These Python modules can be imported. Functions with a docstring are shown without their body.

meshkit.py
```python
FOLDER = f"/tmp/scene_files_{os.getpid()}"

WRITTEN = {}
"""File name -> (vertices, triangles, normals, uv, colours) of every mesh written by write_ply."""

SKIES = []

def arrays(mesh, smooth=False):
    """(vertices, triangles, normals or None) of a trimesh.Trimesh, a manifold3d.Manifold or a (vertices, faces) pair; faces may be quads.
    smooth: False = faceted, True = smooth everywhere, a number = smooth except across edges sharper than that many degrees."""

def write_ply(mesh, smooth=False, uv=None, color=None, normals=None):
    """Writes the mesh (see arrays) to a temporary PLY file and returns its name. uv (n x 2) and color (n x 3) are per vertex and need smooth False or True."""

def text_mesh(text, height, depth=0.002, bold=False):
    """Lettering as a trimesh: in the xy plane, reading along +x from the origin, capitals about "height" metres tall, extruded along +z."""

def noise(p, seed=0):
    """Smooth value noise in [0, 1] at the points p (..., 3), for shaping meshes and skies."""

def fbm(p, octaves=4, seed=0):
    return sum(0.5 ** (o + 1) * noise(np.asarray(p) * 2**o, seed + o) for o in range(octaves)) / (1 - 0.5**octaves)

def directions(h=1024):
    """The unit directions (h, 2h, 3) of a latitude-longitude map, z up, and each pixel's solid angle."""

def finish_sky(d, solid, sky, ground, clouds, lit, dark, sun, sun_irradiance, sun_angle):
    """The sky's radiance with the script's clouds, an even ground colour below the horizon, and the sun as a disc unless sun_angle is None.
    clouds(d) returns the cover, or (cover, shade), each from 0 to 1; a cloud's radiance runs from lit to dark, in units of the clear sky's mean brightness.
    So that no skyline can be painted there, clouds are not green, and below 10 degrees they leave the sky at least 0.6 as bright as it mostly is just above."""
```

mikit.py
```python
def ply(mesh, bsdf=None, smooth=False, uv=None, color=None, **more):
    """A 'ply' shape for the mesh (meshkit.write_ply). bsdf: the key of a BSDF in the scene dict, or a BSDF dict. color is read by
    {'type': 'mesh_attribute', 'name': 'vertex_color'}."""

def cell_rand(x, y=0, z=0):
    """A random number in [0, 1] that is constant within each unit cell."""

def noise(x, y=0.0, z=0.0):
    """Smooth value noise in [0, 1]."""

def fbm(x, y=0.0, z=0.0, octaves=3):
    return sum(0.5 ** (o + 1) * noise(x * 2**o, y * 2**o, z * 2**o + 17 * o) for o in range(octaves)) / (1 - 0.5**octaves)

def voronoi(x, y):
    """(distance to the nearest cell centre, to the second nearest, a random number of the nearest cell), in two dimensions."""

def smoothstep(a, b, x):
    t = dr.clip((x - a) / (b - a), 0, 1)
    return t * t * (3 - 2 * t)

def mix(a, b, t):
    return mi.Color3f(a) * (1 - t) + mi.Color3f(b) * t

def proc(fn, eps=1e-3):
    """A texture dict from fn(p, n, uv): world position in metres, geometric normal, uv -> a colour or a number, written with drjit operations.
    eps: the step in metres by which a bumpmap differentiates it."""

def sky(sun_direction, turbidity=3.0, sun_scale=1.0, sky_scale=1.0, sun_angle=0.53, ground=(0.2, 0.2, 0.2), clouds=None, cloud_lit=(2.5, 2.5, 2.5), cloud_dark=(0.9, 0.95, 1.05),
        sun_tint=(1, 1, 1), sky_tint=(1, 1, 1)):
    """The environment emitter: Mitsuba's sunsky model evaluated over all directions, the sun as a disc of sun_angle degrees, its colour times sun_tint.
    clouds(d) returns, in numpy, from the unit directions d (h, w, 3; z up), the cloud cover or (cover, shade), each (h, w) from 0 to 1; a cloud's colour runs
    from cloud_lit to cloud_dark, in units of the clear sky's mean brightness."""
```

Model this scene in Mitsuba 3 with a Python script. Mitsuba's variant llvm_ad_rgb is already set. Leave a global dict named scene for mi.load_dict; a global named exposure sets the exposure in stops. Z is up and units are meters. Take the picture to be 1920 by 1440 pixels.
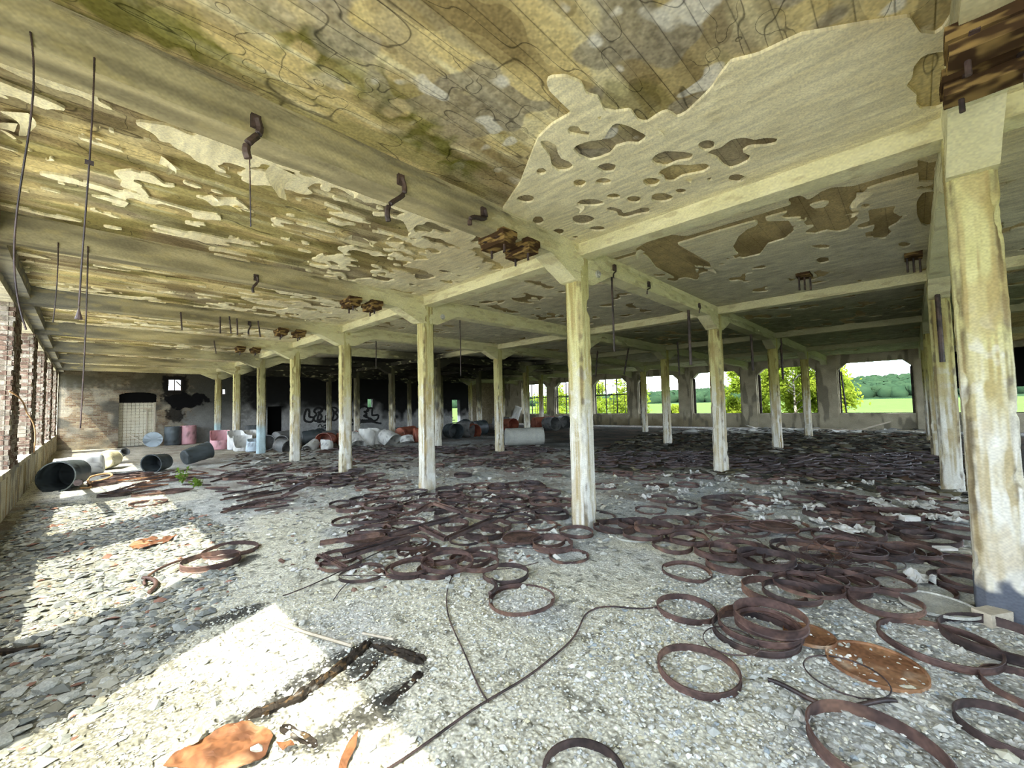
import math, random
import numpy as np, trimesh, shapely, mitsuba as mi, drjit as dr
import mikit, meshkit
from mikit import proc, noise, fbm, voronoi, cell_rand, smoothstep, mix
from shapely.geometry import Polygon, box as sbox, LineString
T = mi.ScalarTransform4f
rng = np.random.default_rng(7)
random.seed(7)
scene, labels = {}, {}

# ------------------------------------------------------------------ camera, sky, sun, exposure
F, PITCH, ROLL, YAW = 776.81, 0.0508, -0.0234, 0.7687
EYE = np.array([-4.7038, -3.2595, 1.6])
DX, DY = 5.5167, 3.6543                      # the column grid
fw = np.array([math.cos(YAW) * math.cos(PITCH), math.sin(YAW) * math.cos(PITCH), math.sin(PITCH)])
rt = np.cross(fw, [0, 0, 1]); rt /= np.linalg.norm(rt); up = np.cross(rt, fw)
rt, up = rt * math.cos(ROLL) + up * math.sin(ROLL), up * math.cos(ROLL) - rt * math.sin(ROLL)
scene['camera'] = {'type': 'perspective', 'fov': 2 * math.degrees(math.atan(960 / F)), 'fov_axis': 'x', 'near_clip': 0.05, 'far_clip': 5000.0,
                   'to_world': T().look_at(origin=EYE.tolist(), target=(EYE + fw).tolist(), up=up.tolist())}
SUN = np.array([-0.65, -0.33, 1.0])


def clouds(d):
    n = meshkit.fbm(d * np.array([3.0, 3.0, 6.0]) + 11, 4)
    return np.clip((n - 0.34) * 3.2, 0, 1) * 0.9, np.clip((n - 0.55) * 2.5, 0, 1) * 0.5


scene['sky'] = mikit.sky(SUN, turbidity=4.0, sun_scale=0.16, sky_scale=1.0, clouds=clouds, cloud_lit=(2.1, 2.1, 2.05), cloud_dark=(1.1, 1.12, 1.15), ground=(0.2, 0.2, 0.15), sun_tint=(0.88, 1.0, 1.06))
exposure = 5.85


def px(u, v, z=0.0):
    """The point of the plane z that stands at this place in the photograph (1920 x 1440)."""
    d = fw * F + rt * (u - 960) - up * (v - 720)
    return EYE + d * ((z - EYE[2]) / d[2])


def pxy(u, v, y):
    d = fw * F + rt * (u - 960) - up * (v - 720)
    return EYE + d * ((y - EYE[1]) / d[1])


def pxx(u, v, x):
    d = fw * F + rt * (u - 960) - up * (v - 720)
    return EYE + d * ((x - EYE[0]) / d[0])


XL, XR, YB, YF = -DX, 4 * DX, 24.2, -11.2    # inner faces of the walls: left, right (windows), back (door), front (behind the camera)
ZC, ZB, ZA = 3.77, 3.48, 3.58                # slab, underside of the beams along x, of the beams along y
SILL, HEAD = 0.77, 3.28


# ------------------------------------------------------------------ materials
def C(r, g=None, b=None):
    return mi.Color3f(r, r if g is None else g, r if b is None else b)


def mat(name, fn, rough=None, bump=None, bscale=1.0, metallic=0.0, spec=0.4, eps=1e-3):
    col = proc(fn) if callable(fn) else {'type': 'rgb', 'value': list(fn)}
    b = {'type': 'diffuse', 'reflectance': col} if rough is None else {'type': 'principled', 'base_color': col, 'roughness': rough, 'metallic': metallic, 'specular': spec}
    if bump is not None:
        b = {'type': 'bumpmap', 'tex': proc(bump, eps), 'scale': bscale, 'bsdf': b}
    scene[name] = {'type': 'twosided', 'bsdf': b}


def _h2(x, y, s):
    h = mi.UInt32(mi.Int32(x) + 1000000) * 374761393 + mi.UInt32(mi.Int32(y) + 1000000) * 668265263 + int(s * 2246822519) % 4294967296
    h = (h ^ (h >> 13)) * 1274126177
    return mi.Float((h ^ (h >> 16)) & 0xFFFFFF) / 16777215.0


def n2(x, y, s=0):
    """Planar value noise: half the price of noise()."""
    x, y = mi.Float(x), mi.Float(y)
    ix, iy = dr.floor(x), dr.floor(y)
    u, v = x - ix, y - iy
    u, v = u * u * (3 - 2 * u), v * v * (3 - 2 * v)
    return dr.lerp(dr.lerp(_h2(ix, iy, s), _h2(ix + 1, iy, s), u), dr.lerp(_h2(ix, iy + 1, s), _h2(ix + 1, iy + 1, s), u), v)


def f2(x, y, s=0, octaves=2):
    return sum(0.5 ** (o + 1) * n2(x * 2 ** o, y * 2 ** o, s + 17 * o) for o in range(octaves)) / (1 - 0.5 ** octaves)


def f3(x, y, z):
    return fbm(x, y, z, 2)


def soot(p, strength=1.0):
    """Where the old fire blackened ceiling and walls: a blotch around (8, 18)."""
    d = dr.sqrt(dr.square((p.x - 8.2) / 9.8) + dr.square((p.y - 19.0) / 11.0)) + 0.5 * (f2(p.x * 0.8, p.y * 0.8, 4) - 0.5)
    return (1 - smoothstep(0.72, 1.0, d)) * strength


def seg(p, a, b):
    """Distance in the floor plan from p to the segment a-b."""
    ax, ay, bx, by = a[0], a[1], b[0], b[1]
    t = dr.clip(((p.x - ax) * (bx - ax) + (p.y - ay) * (by - ay)) / ((bx - ax) ** 2 + (by - ay) ** 2 + 1e-9), 0, 1)
    return dr.sqrt(dr.square(p.x - ax - t * (bx - ax)) + dr.square(p.y - ay - t * (by - ay)))


BURN = [((455, 1345), (700, 1195)), ((700, 1195), (800, 1245)), ((800, 1250), (690, 1335)), ((690, 1335), (560, 1405)), ((300, 1195), (470, 1140)), ((640, 1280), (712, 1232)), ((420, 1070), (480, 1040))]
BURN = [(px(*a), px(*b)) for a, b in BURN]


def floor_col(p, n, uv):
    big = f2(p.x * 0.9, p.y * 0.9, 3.0)
    mid = f2(p.x * 5.0, p.y * 5.0, 7.0)
    fine = n2(p.x * 90, p.y * 90, 1.0)
    v1, v2, vr = voronoi(p.x * 42, p.y * 42)
    c = mix(C(0.38, 0.395, 0.365), C(0.60, 0.60, 0.55), smoothstep(0.3, 0.7, mid) * 0.6 + 0.3 * big)
    sand = smoothstep(0.42, 0.6, big) * (1 - smoothstep(-1.5, 3.0, p.x + 0.6 * p.y))
    c = mix(c, C(0.62, 0.60, 0.46), sand * 0.75)
    blue = smoothstep(0.45, 0.7, f2(p.x * 0.7 + 9, p.y * 0.7, 1.0)) * smoothstep(-2.0, -0.5, p.x)
    c = mix(c, C(0.44, 0.48, 0.49), blue * 0.6)
    grit = dr.select(vr > 0.55, smoothstep(0.42, 0.2, v1), 0.0)
    c = c * (0.66 + 0.55 * fine) * (0.8 + 0.35 * vr * grit + 0.18 * smoothstep(0.05, 0.3, v2 - v1))
    crack = smoothstep(0.6, 0.85, f2(p.x * 14, p.y * 14, 2.0))
    c = c * (1 - 0.55 * crack)
    dark = smoothstep(4.5, 8.5, p.x + 1.2 * (big - 0.5) * 4 - 0.25 * p.y) * (1 - smoothstep(19.5, 21, p.x))
    c = mix(c, C(0.075, 0.072, 0.062) * (0.6 + 0.9 * mid), dark * 0.92)
    tan = smoothstep(13.0, 15.5, p.y + 2 * (big - 0.5)) * (1 - smoothstep(2.5, 5.0, p.x))
    c = mix(c, C(0.36, 0.32, 0.24) * (0.7 + 0.6 * mid), tan * 0.8)
    red = (1 - smoothstep(-5.4, -4.7, p.x + 0.8 * (mid - 0.5))) * smoothstep(0.0, 2.0, p.y) * (1 - smoothstep(7.5, 9.0, p.y))
    c = mix(c, C(0.17, 0.10, 0.07), red * smoothstep(0.4, 0.65, mid) * 0.55)
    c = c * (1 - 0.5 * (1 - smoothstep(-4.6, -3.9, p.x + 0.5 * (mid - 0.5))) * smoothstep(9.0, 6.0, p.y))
    rusty = smoothstep(0.5, 0.66, f2(p.x * 1.6 + 4, p.y * 1.6, 5.0)) * smoothstep(-3.2, -2.2, p.x) * smoothstep(-1.0, 0.5, p.y + 0.4 * p.x)
    c = mix(c, C(0.20, 0.155, 0.125), rusty * 0.55)
    b = mi.Float(1.0)
    for a, q in BURN:
        b = dr.minimum(b, seg(p, a, q))
    char = 1 - smoothstep(0.03, 0.13, b + 0.16 * (mid - 0.5) + 0.05 * (fine - 0.5))
    return mix(c, C(0.03, 0.03, 0.028), char * 0.9)


def floor_bump(p, n, uv):
    return 0.012 * f2(p.x * 46, p.y * 46, 2) + 0.010 * smoothstep(0.55, 0.8, n2(p.x * 28, p.y * 28, 5))


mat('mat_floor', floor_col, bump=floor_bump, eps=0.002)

MOSS = [((120, 0), (330, 60)), ((560, 60), (700, 170)), ((700, 170), (880, 300))]
MOSS = [(px(*a, ZC), px(*b, ZC)) for a, b in MOSS]


def slab_col(p, n, uv):
    u = p.y / 0.165
    i = dr.floor(u); f = u - i
    tone = cell_rand(i, 3, 1)
    big = f2(p.x * 0.8, p.y * 1.6, 1.0)
    lng = f2(p.x * 1.4, p.y * 9.0, 2.0)
    mid = f2(p.x * 6, p.y * 6, 4.0)
    c = mix(C(0.52, 0.42, 0.19), C(0.66, 0.56, 0.29), 0.45 * tone + 0.55 * mid)
    c = mix(c, C(0.44, 0.35, 0.175) * (0.8 + 0.4 * mid), smoothstep(-0.5, 0.8, p.x))
    gray = smoothstep(0.52, 0.68, f2(p.x * 1.3 + 5, p.y * 1.3, 6.0)) * (1 - 0.7 * smoothstep(-0.5, 0.8, p.x))
    c = mix(c, C(0.27, 0.235, 0.175), gray * 0.75)
    pale = smoothstep(0.55, 0.72, lng) * (1 - smoothstep(-2.5, -1.0, p.x))
    c = mix(c, C(0.70, 0.64, 0.40), pale * 0.85)
    deep = smoothstep(0.5, 0.68, f2(p.x * 0.9 + 2, p.y * 3.2 + 7, 8.0))
    c = mix(c, C(0.19, 0.14, 0.065), deep * 0.6)
    m = mi.Float(3.0)
    for a, q in MOSS:
        m = dr.minimum(m, seg(p, a, q))
    moss = (1 - smoothstep(0.04, 0.42, m + 0.5 * (mid - 0.5))) * smoothstep(0.36, 0.56, mid)
    moss2 = smoothstep(0.54, 0.66, f2(p.x * 1.1 + 3, p.y * 4.0, 9.0)) * (1 - smoothstep(-2.2, -1.2, p.x)) * 0.5
    c = mix(c, C(0.12, 0.125, 0.015), dr.minimum(1, moss + moss2) * 0.85)
    line = smoothstep(0.03, 0.0, dr.minimum(f, 1 - f)) * (0.3 + 0.7 * n2(p.x * 3, i, 1.0))
    e1 = n2(p.x * 2.2, p.y * 9.0, 21); e2 = f2(p.x * 4.5, p.y * 6.5, 23)
    left = 1 - smoothstep(-1.2, 0.2, p.x)
    scale = smoothstep(0.018, 0.0, dr.abs(e1 - 0.55)) * left + smoothstep(0.012, 0.0, dr.abs(e2 - 0.57)) * smoothstep(0.45, 0.6, big) * left
    patch = smoothstep(0.50, 0.53, f2(p.x * 2.6, p.y * 5.5, 27)) * left
    c = mix(c, c * C(0.74, 0.72, 0.70), patch)
    grey2 = smoothstep(0.55, 0.61, f2(p.x * 3.1 + 8, p.y * 3.1, 29)) * smoothstep(-0.2, -1.2, p.y) * smoothstep(-0.9, -1.7, p.x)
    c = mix(c, C(0.26, 0.235, 0.18) * (0.6 + 0.9 * n2(p.x * 30, p.y * 30, 3)), grey2 * 0.75)
    white = smoothstep(0.72, 0.80, f2(p.x * 5.0 + 3, p.y * 5.0, 31)) * smoothstep(-0.2, -1.2, p.y) * smoothstep(-0.9, -1.7, p.x) * 0.8
    c = mix(c, C(0.72, 0.70, 0.62), white)
    c = c * (1 - 0.6 * line) * (1 - 0.62 * dr.minimum(scale, 1)) * (0.80 + 0.4 * n2(p.x * 70, p.y * 70, 1))
    wet = (1 - smoothstep(-5.5, -3.8, p.x)) * smoothstep(5.0, 12.0, p.y) * smoothstep(0.45, 0.6, lng)
    c = c * (1 - 0.6 * wet)
    return mix(c, C(0.016, 0.015, 0.014), soot(p, 0.97))


def slab_bump(p, n, uv):
    u = p.y / 0.165
    i = dr.floor(u); f = u - i
    return 0.004 * cell_rand(i, 7, 1) - 0.006 * smoothstep(0.05, 0.0, dr.minimum(f, 1 - f)) + 0.006 * f2(p.x * 20, p.y * 20, 1.0)


mat('mat_slab', slab_col, bump=slab_bump, eps=0.002)


def plaster_col(p, n, uv):
    big = f2(p.x * 0.9, p.y * 0.9, 11.0)
    streak = f2(p.x * 14, p.y * 2.2, 5.0)
    mid = f2(p.x * 7, p.y * 7, 3.0)
    c = mix(C(0.70, 0.63, 0.40), C(0.88, 0.83, 0.59), 0.5 * mid + 0.5 * streak)
    dirt = smoothstep(0.5, 0.7, big)
    c = mix(c, C(0.46, 0.37, 0.21), dirt * 0.4)
    right = smoothstep(0.3, 3.0, p.x)
    c = mix(c, C(0.47, 0.455, 0.35) * (0.7 + 0.6 * mid), right * 0.7)
    green = smoothstep(5.0, 9.0, p.x) * (1 - smoothstep(3.0, 7.0, p.y))
    c = mix(c, C(0.20, 0.21, 0.12) * (0.6 + 0.8 * mid), green * 0.85)
    c = c * (0.84 + 0.32 * n2(p.x * 34, p.y * 7, 9.0)) * (0.84 + 0.32 * n2(p.x * 110, p.y * 110, 2.0))
    return mix(c, C(0.016, 0.015, 0.014), soot(p, 0.97))


mat('mat_plaster', plaster_col, bump=lambda p, n, uv: 0.006 * f2(p.x * 20, p.y * 20, 3), eps=0.002)


def beam_col(p, n, uv):
    mid = f3(p.x * 5, p.y * 5, p.z * 9)
    big = f3(p.x * 1.1, p.y * 1.1, 4.0)
    c = mix(C(0.66, 0.63, 0.37), C(0.84, 0.81, 0.54), mid)
    left = 1 - smoothstep(-2.2, -0.7, p.x + 1.5 * (big - 0.5))
    c = mix(c, mix(C(0.15, 0.125, 0.075), C(0.46, 0.40, 0.235), smoothstep(0.25, 0.75, f3(p.x * 1.6, p.y * 11, p.z * 9))), left * 0.88)
    blue = (1 - smoothstep(-5.3, -3.6, p.x)) * smoothstep(2.5, 6.0, p.y)
    c = mix(c, C(0.13, 0.14, 0.15), blue * 0.75)
    peel = smoothstep(0.56, 0.72, f3(p.x * 5, p.y * 5, p.z * 14))
    c = mix(c, C(0.42, 0.36, 0.18), peel * 0.45)
    c = mix(c, C(0.22, 0.225, 0.13), smoothstep(4.0, 9.0, p.x) * 0.75)
    c = c * (0.85 + 0.3 * noise(p.x * 70, p.y * 70, p.z * 70))
    return mix(c, C(0.022, 0.021, 0.02), soot(p, 0.95) * smoothstep(0.36, 0.5, mid * 0.5 + 0.3))


mat('mat_beam', beam_col, bump=lambda p, n, uv: 0.006 * noise(p.x * 26, p.y * 26, p.z * 26), eps=0.002)


def column_col(p, n, uv):
    mid = f3(p.x * 7, p.y * 7, p.z * 3.0)
    run = f3(p.x * 26, p.y * 26, p.z * 1.1)
    pat = f3(p.x * 12, p.y * 12, p.z * 8.0 + 3)
    low = mix(C(0.52, 0.505, 0.43), C(0.72, 0.71, 0.64), mid)
    high = mix(C(0.52, 0.49, 0.22), C(0.70, 0.67, 0.38), mid)
    c = mix(low, high, smoothstep(1.1, 2.2, p.z + 0.9 * (run - 0.5)))
    c = mix(c, C(0.42, 0.33, 0.16), smoothstep(0.52, 0.70, run) * 0.5)
    c = mix(c, C(0.70, 0.70, 0.64), smoothstep(0.58, 0.68, pat) * 0.7 * (1 - smoothstep(1.8, 2.4, p.z)))
    lx, ly = p.x - DX * dr.round(p.x / DX), p.y - DY * dr.round(p.y / DY)
    corner = smoothstep(0.075, 0.105, dr.minimum(dr.abs(lx), dr.abs(ly)))
    c = mix(c, C(0.13, 0.10, 0.065), corner * smoothstep(0.40, 0.62, pat * 0.5 + run * 0.5) * 0.8)
    c = mix(c, c * C(0.72, 0.66, 0.50), smoothstep(0.40, 0.62, 0.6 * run + 0.4 * mid) * 0.8)
    c = mix(c, C(0.40, 0.31, 0.15), smoothstep(0.56, 0.70, f3(p.x * 8 + 3, p.y * 8, p.z * 2.2)) * 0.45)
    near = smoothstep(0.9, 0.5, dr.sqrt(dr.square(p.x) + dr.square(p.y + DY)))
    c = mix(c, C(0.05, 0.065, 0.10), near * smoothstep(0.26, 0.16, p.z + 0.3 * (pat - 0.5)) * 0.9)
    cyan = smoothstep(0.9, 0.5, dr.minimum(dr.sqrt(dr.square(p.x) + dr.square(p.y - 4 * DY)), dr.sqrt(dr.square(p.x) + dr.square(p.y - 6 * DY))))
    c = mix(c, C(0.36, 0.52, 0.58), cyan * smoothstep(1.15, 0.9, p.z) * 0.75)
    c = mix(c, c * C(0.62, 0.62, 0.45), smoothstep(4.0, 9.0, p.x) * smoothstep(1.2, 2.4, p.z))
    c = c * (0.85 + 0.3 * noise(p.x * 90, p.y * 90, p.z * 90))
    return mix(c, C(0.03, 0.029, 0.027), soot(p, 0.85) * smoothstep(0.6, 2.4, p.z + 2.5 * (mid - 0.5)))


mat('mat_column', column_col, bump=lambda p, n, uv: 0.005 * f3(p.x * 24, p.y * 24, p.z * 24), eps=0.002)


def window_wall_col(p, n, uv):
    mid = f3(p.x * 3, p.y * 3, p.z * 3)
    c = mix(C(0.27, 0.24, 0.17), C(0.45, 0.41, 0.31), mid)
    low = smoothstep(0.85, 0.2, p.z + 0.5 * (mid - 0.5))
    c = mix(c, C(0.22, 0.17, 0.09), low * 0.6 * smoothstep(2.0, 8.0, p.y))
    c = mix(c, C(0.12, 0.11, 0.08), smoothstep(0.56, 0.7, f3(p.y * 4, p.z * 1.2, 2.0)) * 0.7)
    return c * (0.85 + 0.3 * noise(p.x * 60, p.y * 60, p.z * 60))


mat('mat_window_wall', window_wall_col, bump=lambda p, n, uv: 0.01 * noise(p.x * 22, p.y * 22, p.z * 22), eps=0.003)


def left_wall_col(p, n, uv):
    mid = f3(p.x * 5, p.y * 5, p.z * 5)
    c = mix(C(0.30, 0.275, 0.20), C(0.52, 0.48, 0.36), mid)
    run = f3(p.y * 6, p.z * 1.0, 3.0)
    c = mix(c, C(0.26, 0.19, 0.08), smoothstep(0.5, 0.66, run) * 0.75 * smoothstep(0.8, 0.6, p.z))
    c = mix(c, C(0.13, 0.125, 0.12), smoothstep(0.55, 0.7, f3(p.y * 5, p.z * 2.5, 8.0)) * 0.6)
    return c * (0.85 + 0.3 * noise(p.x * 60, p.y * 60, p.z * 60))


mat('mat_left_wall', left_wall_col, bump=lambda p, n, uv: 0.01 * noise(p.x * 22, p.y * 22, p.z * 22), eps=0.003)


def back_wall_col(p, n, uv):
    # brickwork far away (a course is two pixels high), plaster over it to the right, soot above
    row = dr.floor(p.z / 0.077); fz = p.z / 0.077 - row
    ux = p.x / 0.26 + 0.5 * (row - 2 * dr.floor(row / 2)); cx = dr.floor(ux); fx = ux - cx
    joint = dr.maximum(smoothstep(0.14, 0.05, dr.minimum(fz, 1 - fz)), smoothstep(0.06, 0.02, dr.minimum(fx, 1 - fx)))
    tone = cell_rand(cx, row, 5)
    mid = f3(p.x * 2.2, p.z * 2.2, 2.0)
    fine = f3(p.x * 9, p.z * 9, 6.0)
    brick = mix(C(0.13, 0.085, 0.055), C(0.27, 0.22, 0.145), tone)
    brick = mix(brick, C(0.33, 0.31, 0.25), smoothstep(0.48, 0.62, mid) * 0.6)
    brick = mix(brick, C(0.23, 0.22, 0.18), joint * 0.8)
    brick = mix(brick, C(0.075, 0.075, 0.065), smoothstep(0.5, 0.66, f3(p.x * 0.9 + 4, p.z * 1.6, 9.0)) * 0.85)
    brick = mix(brick, C(0.06, 0.055, 0.035), smoothstep(2.55, 3.3, p.z + 0.8 * (fine - 0.5)) * 0.75)
    plas = mix(C(0.26, 0.26, 0.25), C(0.42, 0.42, 0.41), fine)
    smoke = smoothstep(1.15, 2.1, p.z + 0.9 * (mid - 0.5) + 0.14 * (p.x - 2.0) * smoothstep(5.0, 2.0, p.x))
    far = smoothstep(9.6, 10.4, p.x)
    smoke = dr.maximum(smoke, far * smoothstep(0.6, 1.5, p.z + 1.2 * (mid - 0.5)))
    plas = mix(plas, C(0.014, 0.014, 0.014), smoke * 0.98)
    grey = mix(C(0.07, 0.07, 0.062), C(0.25, 0.25, 0.235), smoothstep(2.6, 0.4, p.z + 0.8 * (mid - 0.5)))
    t1 = smoothstep(-1.5, -0.6, p.x + 1.0 * (fine - 0.5))
    c = mix(brick, grey, t1)
    c = mix(c, plas, smoothstep(1.1, 2.1, p.x + 1.0 * (fine - 0.5)))
    last = smoothstep(18.4, 18.8, p.x)
    c = mix(c, mix(C(0.16, 0.13, 0.07), C(0.30, 0.25, 0.16), fine), last * 0.85)
    # the black blot under the little window
    bx, bz = (p.x + 0.95 + 0.35 * (fine - 0.5)) / 1.05, (p.z - 2.22) / 0.48
    blot = 1 - smoothstep(0.75, 1.0, dr.sqrt(bx * bx + bz * bz) + 0.75 * (f3(p.x * 4, p.z * 4, 1.0) - 0.5))
    sx, sz = (p.x + 1.42) / 0.42, (p.z - 1.55) / 0.5
    blot = dr.maximum(blot, 0.9 * (1 - smoothstep(0.7, 1.05, dr.sqrt(sx * sx + sz * sz) + 0.6 * (fine - 0.5))))
    hx, hz = (p.x + 1.45) / 0.55, (p.z - 3.0) / 0.6
    blot = dr.maximum(blot, 0.95 * (1 - smoothstep(0.75, 1.05, dr.maximum(dr.abs(hx), dr.abs(hz)) + 0.5 * (fine - 0.5))))
    c = mix(c, C(0.010, 0.010, 0.011), blot)
    return c * (0.85 + 0.3 * noise(p.x * 30, p.y, p.z * 30))


def back_wall_bump(p, n, uv):
    row = dr.floor(p.z / 0.077); fz = p.z / 0.077 - row
    ux = p.x / 0.26 + 0.5 * (row - 2 * dr.floor(row / 2)); fx = ux - dr.floor(ux)
    j = dr.maximum(smoothstep(0.14, 0.05, dr.minimum(fz, 1 - fz)), smoothstep(0.06, 0.02, dr.minimum(fx, 1 - fx)))
    return -0.01 * j * (1 - smoothstep(-1.0, 0.5, p.x))


mat('mat_back_wall', back_wall_col, bump=back_wall_bump, eps=0.004)


def rust_fn(a, b, o, sc=9.0):
    def fn(p, n, uv):
        m = fbm(p.x * sc, p.y * sc, p.z * sc)
        f = noise(p.x * 60, p.y * 60, p.z * 60)
        c = mix(C(*a), C(*b), smoothstep(0.3, 0.7, m))
        c = mix(c, C(*o), smoothstep(0.58, 0.72, fbm(p.x * 5 + 3, p.y * 5, p.z * 5)) * 0.7)
        return c * (0.7 + 0.6 * f)
    return fn


mat('mat_rust', rust_fn((0.042, 0.024, 0.021), (0.105, 0.060, 0.048), (0.17, 0.095, 0.062)), rough=0.55, spec=0.5)
mat('mat_rust_dark', rust_fn((0.022, 0.015, 0.015), (0.065, 0.042, 0.038), (0.10, 0.06, 0.045)), rough=0.5, spec=0.5)
mat('mat_rust_orange', rust_fn((0.10, 0.042, 0.02), (0.24, 0.105, 0.045), (0.34, 0.22, 0.12), 8.0), rough=0.7, spec=0.3)
mat('mat_rust_disc', rust_fn((0.16, 0.075, 0.035), (0.28, 0.15, 0.075), (0.40, 0.33, 0.24), 7.0), rough=0.75, spec=0.3)
mat('mat_steel_frame', rust_fn((0.02, 0.018, 0.016), (0.055, 0.045, 0.038), (0.09, 0.06, 0.04)), rough=0.7)


def vertex_mat(name, rough=None):
    col = {'type': 'mesh_attribute', 'name': 'vertex_color'}
    b = {'type': 'diffuse', 'reflectance': col}
    scene[name] = {'type': 'twosided', 'bsdf': b}


vertex_mat('mat_vertex')


def stone_col(p, n, uv):
    m = fbm(p.x * 25, p.y * 25, p.z * 25)
    t = cell_rand(dr.floor(p.x * 9), dr.floor(p.y * 9), 3)
    c = mix(C(0.30, 0.315, 0.29), C(0.50, 0.50, 0.44), 0.6 * m + 0.4 * t)
    return c * (0.75 + 0.5 * noise(p.x * 150, p.y * 150, p.z * 150))


mat('mat_stone', stone_col, bump=lambda p, n, uv: 0.004 * fbm(p.x * 60, p.y * 60, p.z * 60), eps=0.001)


def char_col(p, n, uv):
    m = fbm(p.x * 30, p.y * 30, p.z * 30)
    c = mix(C(0.012, 0.011, 0.010), C(0.055, 0.045, 0.035), m)
    c = mix(c, C(0.14, 0.09, 0.045), smoothstep(0.56, 0.68, fbm(p.x * 22, p.y * 22, p.z * 22)) * 0.6)
    return mix(c, C(0.25, 0.24, 0.22), smoothstep(0.62, 0.72, fbm(p.x * 14 + 5, p.y * 14, p.z * 14)) * 0.7)


mat('mat_char', char_col, bump=lambda p, n, uv: 0.01 * fbm(p.x * 40, p.y * 40, p.z * 40), eps=0.001)
mat('mat_paper', lambda p, n, uv: mix(C(0.36, 0.36, 0.33), C(0.66, 0.66, 0.62), fbm(p.x * 9, p.y * 9, p.z * 9)) * (1 - 0.5 * smoothstep(0.6, 0.7, fbm(p.x * 15, p.y * 15, 3.0))))
PLASTIC = {'mat_white_plastic': ((0.45, 0.45, 0.42), (0.72, 0.72, 0.68)), 'mat_pink_plastic': ((0.42, 0.20, 0.22), (0.62, 0.34, 0.36)), 'mat_dark_plastic': ((0.018, 0.026, 0.028), (0.07, 0.085, 0.09)),
           'mat_grey_plastic': ((0.10, 0.11, 0.11), (0.26, 0.26, 0.25)), 'mat_blue_plastic': ((0.30, 0.38, 0.44), (0.48, 0.56, 0.60)), 'mat_red_plastic': ((0.22, 0.06, 0.035), (0.42, 0.15, 0.09)), 'mat_yellow_plastic': ((0.45, 0.40, 0.24), (0.62, 0.58, 0.40))}
scene['mat_plastic'] = {'type': 'twosided', 'bsdf': {'type': 'principled', 'base_color': {'type': 'mesh_attribute', 'name': 'vertex_color'}, 'roughness': 0.45, 'specular': 0.4}}
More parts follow.
